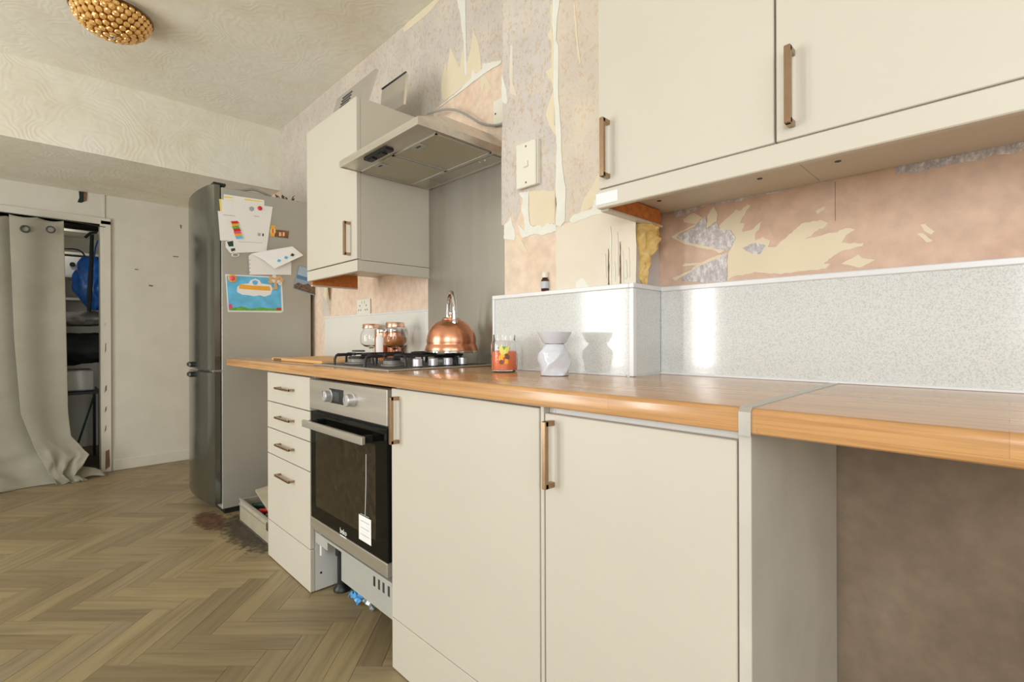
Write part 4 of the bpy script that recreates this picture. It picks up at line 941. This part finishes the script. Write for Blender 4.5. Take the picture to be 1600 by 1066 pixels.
stain('dirt_patch', (-2.75, .83), .42, .16, dirt('dark_dirt', rgb(92, 82, 66), rgb(62, 56, 46), (.40, .16)), 4.5, 'dark dirt patch on the floor under the toolbox')
tb = thing('toolbox', 'open cream metal toolbox on the floor between fridge and drawers', 'toolbox', (-2.70, .95, .004))
X0, X1, Y0, Y1, Z0, Z1 = -2.97, -2.44, .815, 1.08, .004, .122
mb = MB().box(X0, X1, Y0, Y0 + .008, Z0, Z1, bev=.002).box(X0, X1, Y1 - .008, Y1, Z0, Z1, bev=.002).box(X0, X0 + .008, Y0, Y1, Z0, Z1, bev=.002).box(X1 - .008, X1, Y0, Y1, Z0, Z1, bev=.002).box(X0, X1, Y0, Y1, Z0, Z0 + .008)
mb.build('case', M['toolbox'], tb)
MB().box(X0 - .003, X1 + .003, Y0 - .005, Y0 + .011, Z1 - .03, Z1 - .022, bev=.002).box(X0 - .003, X1 + .003, Y0 - .003, Y0 + .012, Z1 - .004, Z1 + .006, bev=.003).build('edging', M['strip'], tb)
MB().prism([(-2.90, .875, .165), (-2.55, .84, .132), (-2.44, 1.06, .19), (-2.84, 1.07, .205)], (0, 0, .012)).build('lid', M['toolbox'], tb)
bx(-2.52, -2.49, Y0 - .008, Y0, Z1 - .045, Z1 - .005, bev=.002).build('latch', M['chrome'], tb)
bx(X0 + .01, X1 - .01, Y0 + .01, Y1 - .01, Z0 + .008, Z1 - .05).build('lining', M['darkness'], tb)
tz = Z1 - .05
for nm, lb_, x, mm in (('plastic_bottle', 'small red-capped item lying in the toolbox', -2.72, 'red'), ('hand_tool', 'dark green handled tool lying in the toolbox', -2.84, 'dark_green'), ('hand_tool', 'pale metal tool lying in the toolbox', -2.62, 'burner_cap')):
    o = thing(nm, lb_, 'tool', (x, .93, tz))
    MB().tube([(x - .06, .86, tz + .022), (x, .92, tz + .024), (x + .03, .95, tz + .026)], [.012, .018, .014], 10).build('grip', M[mm], o, smooth=50)
    MB().tube([(x + .03, .95, tz + .026), (x + .07, .99, tz + .03)], .007, 8).build('shaft', M['burner_cap'], o, smooth=50)
q = atx(385, 778, -3.05)
tag(recenter(MB().prism([(-3.02, .93, .130), (-2.90, .93, .130), (-2.86, 1.06, .146), (-2.99, 1.06, .146)], (0, 0, .010)).build('black_tray', M['black'])), 'flat black tray resting on the back corner of the toolbox', 'tray')

# ------------------------------------------------------------------ curtain and doorway contents
def curtain(left, right, x_at, nz_seed, folds):
    H = 1.84
    def fn(s, t):
        z = H*(1 - t); low = max(0, 1 - z/.32)
        y = left(z)*(1 - s) + right(z)*s
        x = x_at + .016*math.sin(s*folds*2*math.pi + .6*math.sin(z*2.0)) * (1 - .35*t) + .13*low**2 * (0.6 + .5*noise.noise((s*4, nz_seed, 2)))
        x += low*.05*noise.noise((s*5, z*14, nz_seed)); y += low*.04*noise.noise((s*4, z*12, nz_seed + 9))
        if t < .02: z -= .012*abs(math.sin(s*folds*math.pi*2))
        zz = max(.004, z + low*.03*noise.noise((s*6, z*9, nz_seed + 3)))
        return (x, y, zz)
    return fn
def lerp_tab(tab):
    def f(z):
        for (z0, a), (z1, b) in zip(tab, tab[1:]):
            if z0 >= z >= z1: return a + (b - a)*(z0 - z)/(z0 - z1)
        return tab[-1][1]
    return f
ct = thing('curtain', 'beige eyelet curtain hanging across the doorway with a puddled hem', 'curtain', (XF + .08, .03, 0), 'doorway curtains')
o = MB().grid(curtain(lerp_tab([(1.9, -.105), (1.0, -.08), (.5, -.05), (.25, .02), (0, .12)]), lerp_tab([(1.9, .165), (.5, .185), (.32, .20), (.17, .30), (.05, .22), (0, .30)]), XF + .135, 3.1, 1.0), 60, 110).build('cloth', M['curtain'], ct, smooth=80)
so2 = o.modifiers.new('thickness', 'SOLIDIFY'); so2.thickness = .003
for u, v in ((39, 358), (79, 359)):
    p = atx(u, v, XF + .155)
    MB().tube([(XF + .160, p.y + .021*math.cos(a), p.z + .021*math.sin(a)) for a in [i*math.pi/10 for i in range(20)]], .005, 8, closed=True).build('eyelet', M['darkgrey'], ct, smooth=60)
c2 = thing('curtain', 'second beige curtain behind the eyelet curtain at the left edge', 'curtain', (XF + .05, -.3, 0), 'doorway curtains')
o = MB().grid(curtain(lerp_tab([(1.9, -.62), (0, -.62)]), lerp_tab([(1.9, -.10), (.9, -.03), (.4, .03), (.15, .12), (.05, .36), (0, .40)]), XF + .05, 8.3, 2.6), 60, 90).build('cloth', M['curtain'], c2, smooth=80)
so2 = o.modifiers.new('thickness', 'SOLIDIFY'); so2.thickness = .003
wr_ = recenter(MB().tube([(XF + .02, DY0 - .03, 1.895), (XF + .1, -.3, 1.855), (XF + .135, .05, 1.845), (XF + .12, .2, 1.845), (XF + .02, .40, 1.85)], .0025, 6).build('curtain_wire', M['darkgrey'], smooth=60))
tag(wr_, 'thin sagging curtain wire across the top of the doorway', 'wire')

sl = thing('store_fill_light', 'unseen ceiling light added to brighten the dark store room', 'lamp', (XF - .75, .1, ZB))  # made-up lamp, added because the store room came out almost black
MB().lathe([(.06, -.03), (.07, -.02), (.07, 0)], (XF - .75, .1, ZB), 20).build('added_fitting', M['white_plastic'], sl, smooth=40)
area('store_fill_glow', (XF - .75, .1, ZB - .035), (0, 0, 0), .12, .12, 2.2, (1, .95, .86)).parent = None
sx = XF - .9
cab = thing('store_cabinet', 'white painted drawers and shelves inside the dark store room', 'cabinet', (sx - .2, .25, .9))
bx(sx - .4, sx - .38, -.5, .9, .0, 2.0).build('back_panel', M['far_paint'], cab)
for z in (1.35, 1.55, 1.75, 1.95): bx(sx - .4, sx - .05, -.5, .9, z, z + .02).build('shelf', M['far_paint'], cab)
dd = bx(sx - .38, sx - .05, -.5, .9, 1.57, 1.73).build('drawer', M['white_board'], cab)
MB().lathe([(.02, 0), (.02, .012)], (sx - .05, .26, 1.66), 12, 'x').build('knob', M['black'], dd)
bag = thing('plastic_bag', 'blue plastic bag hanging in the doorway gap', 'bag', (XF - .35, .36, 1.2))
def bagf(s, t):
    a = 2*math.pi*s; r = .11*math.sin(math.pi*min(1, .12 + t*.83))**.7
    k = 1 + .35*noise.noise((math.cos(a)*2, math.sin(a)*2, t*4)); return (XF - .35 + r*k*math.cos(a), .36 + r*1.1*k*math.sin(a) , 1.66 - t*.42)
MB().grid(bagf, 30, 20).build('film', M['blue'], bag, smooth=50)
MB().tube([(XF - .35, .36, 1.64), (XF - .33, .37, 1.74), (XF - .35, .385, 1.80)], .006, 6).build('handle', M['blue'], bag, smooth=60)
sp_ = thing('strap', 'dark strap hanging down beside the blue bag', 'strap', (XF - .2, .33, 1.2))
MB().tube([(XF - .2, .34, 1.82), (XF - .2, .335, 1.6), (XF - .21, .325, 1.35), (XF - .2, .32, 1.22)], [.012, .014, .017, .012], 8, flat=.4).build('webbing', M['darkness'], sp_, smooth=50)
MB().tube([(XF - .2, .30, 1.79), (XF - .2, .33, 1.83), (XF - .2, .37, 1.84)], .010, 8).build('knot', M['darkness'], sp_, smooth=50)
wr2 = recenter(MB().tube(smooth_path([Vector((XF - .5, .10, 1.72)), Vector((XF - .5, .28, 1.73)), Vector((XF - .5, .33, 1.62)), Vector((XF - .5, .34, 1.5))]), .006, 8).build('bent_pipe', M['darkgrey'], smooth=60)); tag(wr2, 'thin bent grey pipe inside the store room', 'pipe')
bn = thing('bundle', 'grey rumpled bundle below the blue bag in the doorway', 'bundle', (XF - .45, .3, 1.08))
def lump(cx, cy, cz, rx, ry, rz, seed):
    def fn(s, t):
        a, b = 2*math.pi*s, math.pi*t; d = Vector((math.sin(b)*math.cos(a), math.sin(b)*math.sin(a), math.cos(b)))
        k = 1 + .3*noise.noise(d*2 + Vector((seed, 0, 0))) + .12*noise.noise(d*6 + Vector((seed, 3, 0)))
        return (cx + rx*d.x*k, cy + ry*d.y*k, cz + rz*d.z*k)
    return fn
MB().grid(lump(XF - .45, .3, 1.17, .2, .25, .06, 1), 28, 18).build('cloth', plain('grey_cloth', rgb(150, 148, 142), .8, var=.3, vs=14), bn, smooth=60)
b2 = thing('dark_bag', 'dark green sack piled under the grey bundle in the store', 'bag', (XF - .45, .3, .75)); MB().grid(lump(XF - .45, .3, .93, .25, .32, .12, 5), 28, 18).build('sack', M['darkness'], b2, smooth=60)
b3 = thing('storage_box', 'pale box on a dark rack inside the doorway', 'box', (XF - .5, .25, .62))
bx(XF - .75, XF - .3, .0, .36, .60, .76, bev=.01).build('box', M['white_board'], b3)
rk = thing('metal_rack', 'dark metal rack holding the pale box in the store', 'rack', (XF - .5, .25, 0))
mb = MB().box(XF - .8, XF - .25, -.05, .40, .575, .595)
mb.build('shelf', M['black'], rk)
for x in (XF - .78, XF - .28):
    for y in (-.03, .38): bx(x, x + .02, y, y + .02, 0, .575).build('leg', M['black'], rk)
MB().tube([(XF - .3, .36, .57), (XF - .28, .22, .05)], .008, 6).build('brace', M['dark_green'], rk)

# ------------------------------------------------------------------ ceiling lamp
lx, ly, lz, LR = -2.94, .275, ZC, .150
lamp = thing('ceiling_lamp', 'gold flush ceiling lamp covered in amber crystal beads', 'lamp', (lx, ly, lz))
MB().lathe([(LR*1.0, -.012), (LR*1.0, 0), (LR*.9, 0)], (lx, ly, lz), 48).build('base_plate', M['chrome'], lamp, smooth=40)
MB().lathe([(LR*1.03, -.014), (LR*1.06, -.020), (LR*1.03, -.026), (LR*.99, -.020)], (lx, ly, lz), 48, cap=False).build('rim_ring', plain('dark_gold', rgb(120, 90, 50), .25, 1), lamp, smooth=50)
DH = .098
MB().lathe([(LR*.93*math.cos(a), -.02 - DH*.9*math.sin(a)) for a in [i*math.pi/2/10 for i in range(11)]], (lx, ly, lz), 40, cap=False).build('diffuser', plain('gold_bowl', rgb(214, 160, 84), .25, .8), lamp, smooth=60)
bm = bmesh.new(); bmesh.ops.create_icosphere(bm, subdivisions=2, radius=1)
bmm = bpy.data.meshes.new('bead'); 
for f in bm.faces: f.smooth = False
bm.to_mesh(bmm); bm.free(); bmm.materials.append(M['crystal'])
for ring in range(7):
    a = (ring + .35)/7*math.pi/2; rr = LR*.97*math.cos(a); zz = -.022 - DH*math.sin(a); n = max(3, int(2*math.pi*rr/.029))
    if ring == 6: n = 4
    for k in range(n):
        an = 2*math.pi*(k + .5*(ring % 2))/n
        o = bpy.data.objects.new('bead', bmm); COL.objects.link(o); o.parent = lamp
        nn = Vector((math.cos(a)*math.cos(an)/LR, math.cos(a)*math.sin(an)/LR, -math.sin(a)/DH)).normalized()
        o.location = (rr*math.cos(an), rr*math.sin(an), zz); o.rotation_mode = 'QUATERNION'; o.rotation_quaternion = nn.to_track_quat('Z', 'Y'); o.scale = (.0138, .0138, .008)
MB().lathe([(.010, -.112), (.014, -.117), (.012, -.126), (0, -.13)], (lx, ly, lz), 16).build('finial', M['chrome'], lamp, smooth=50)
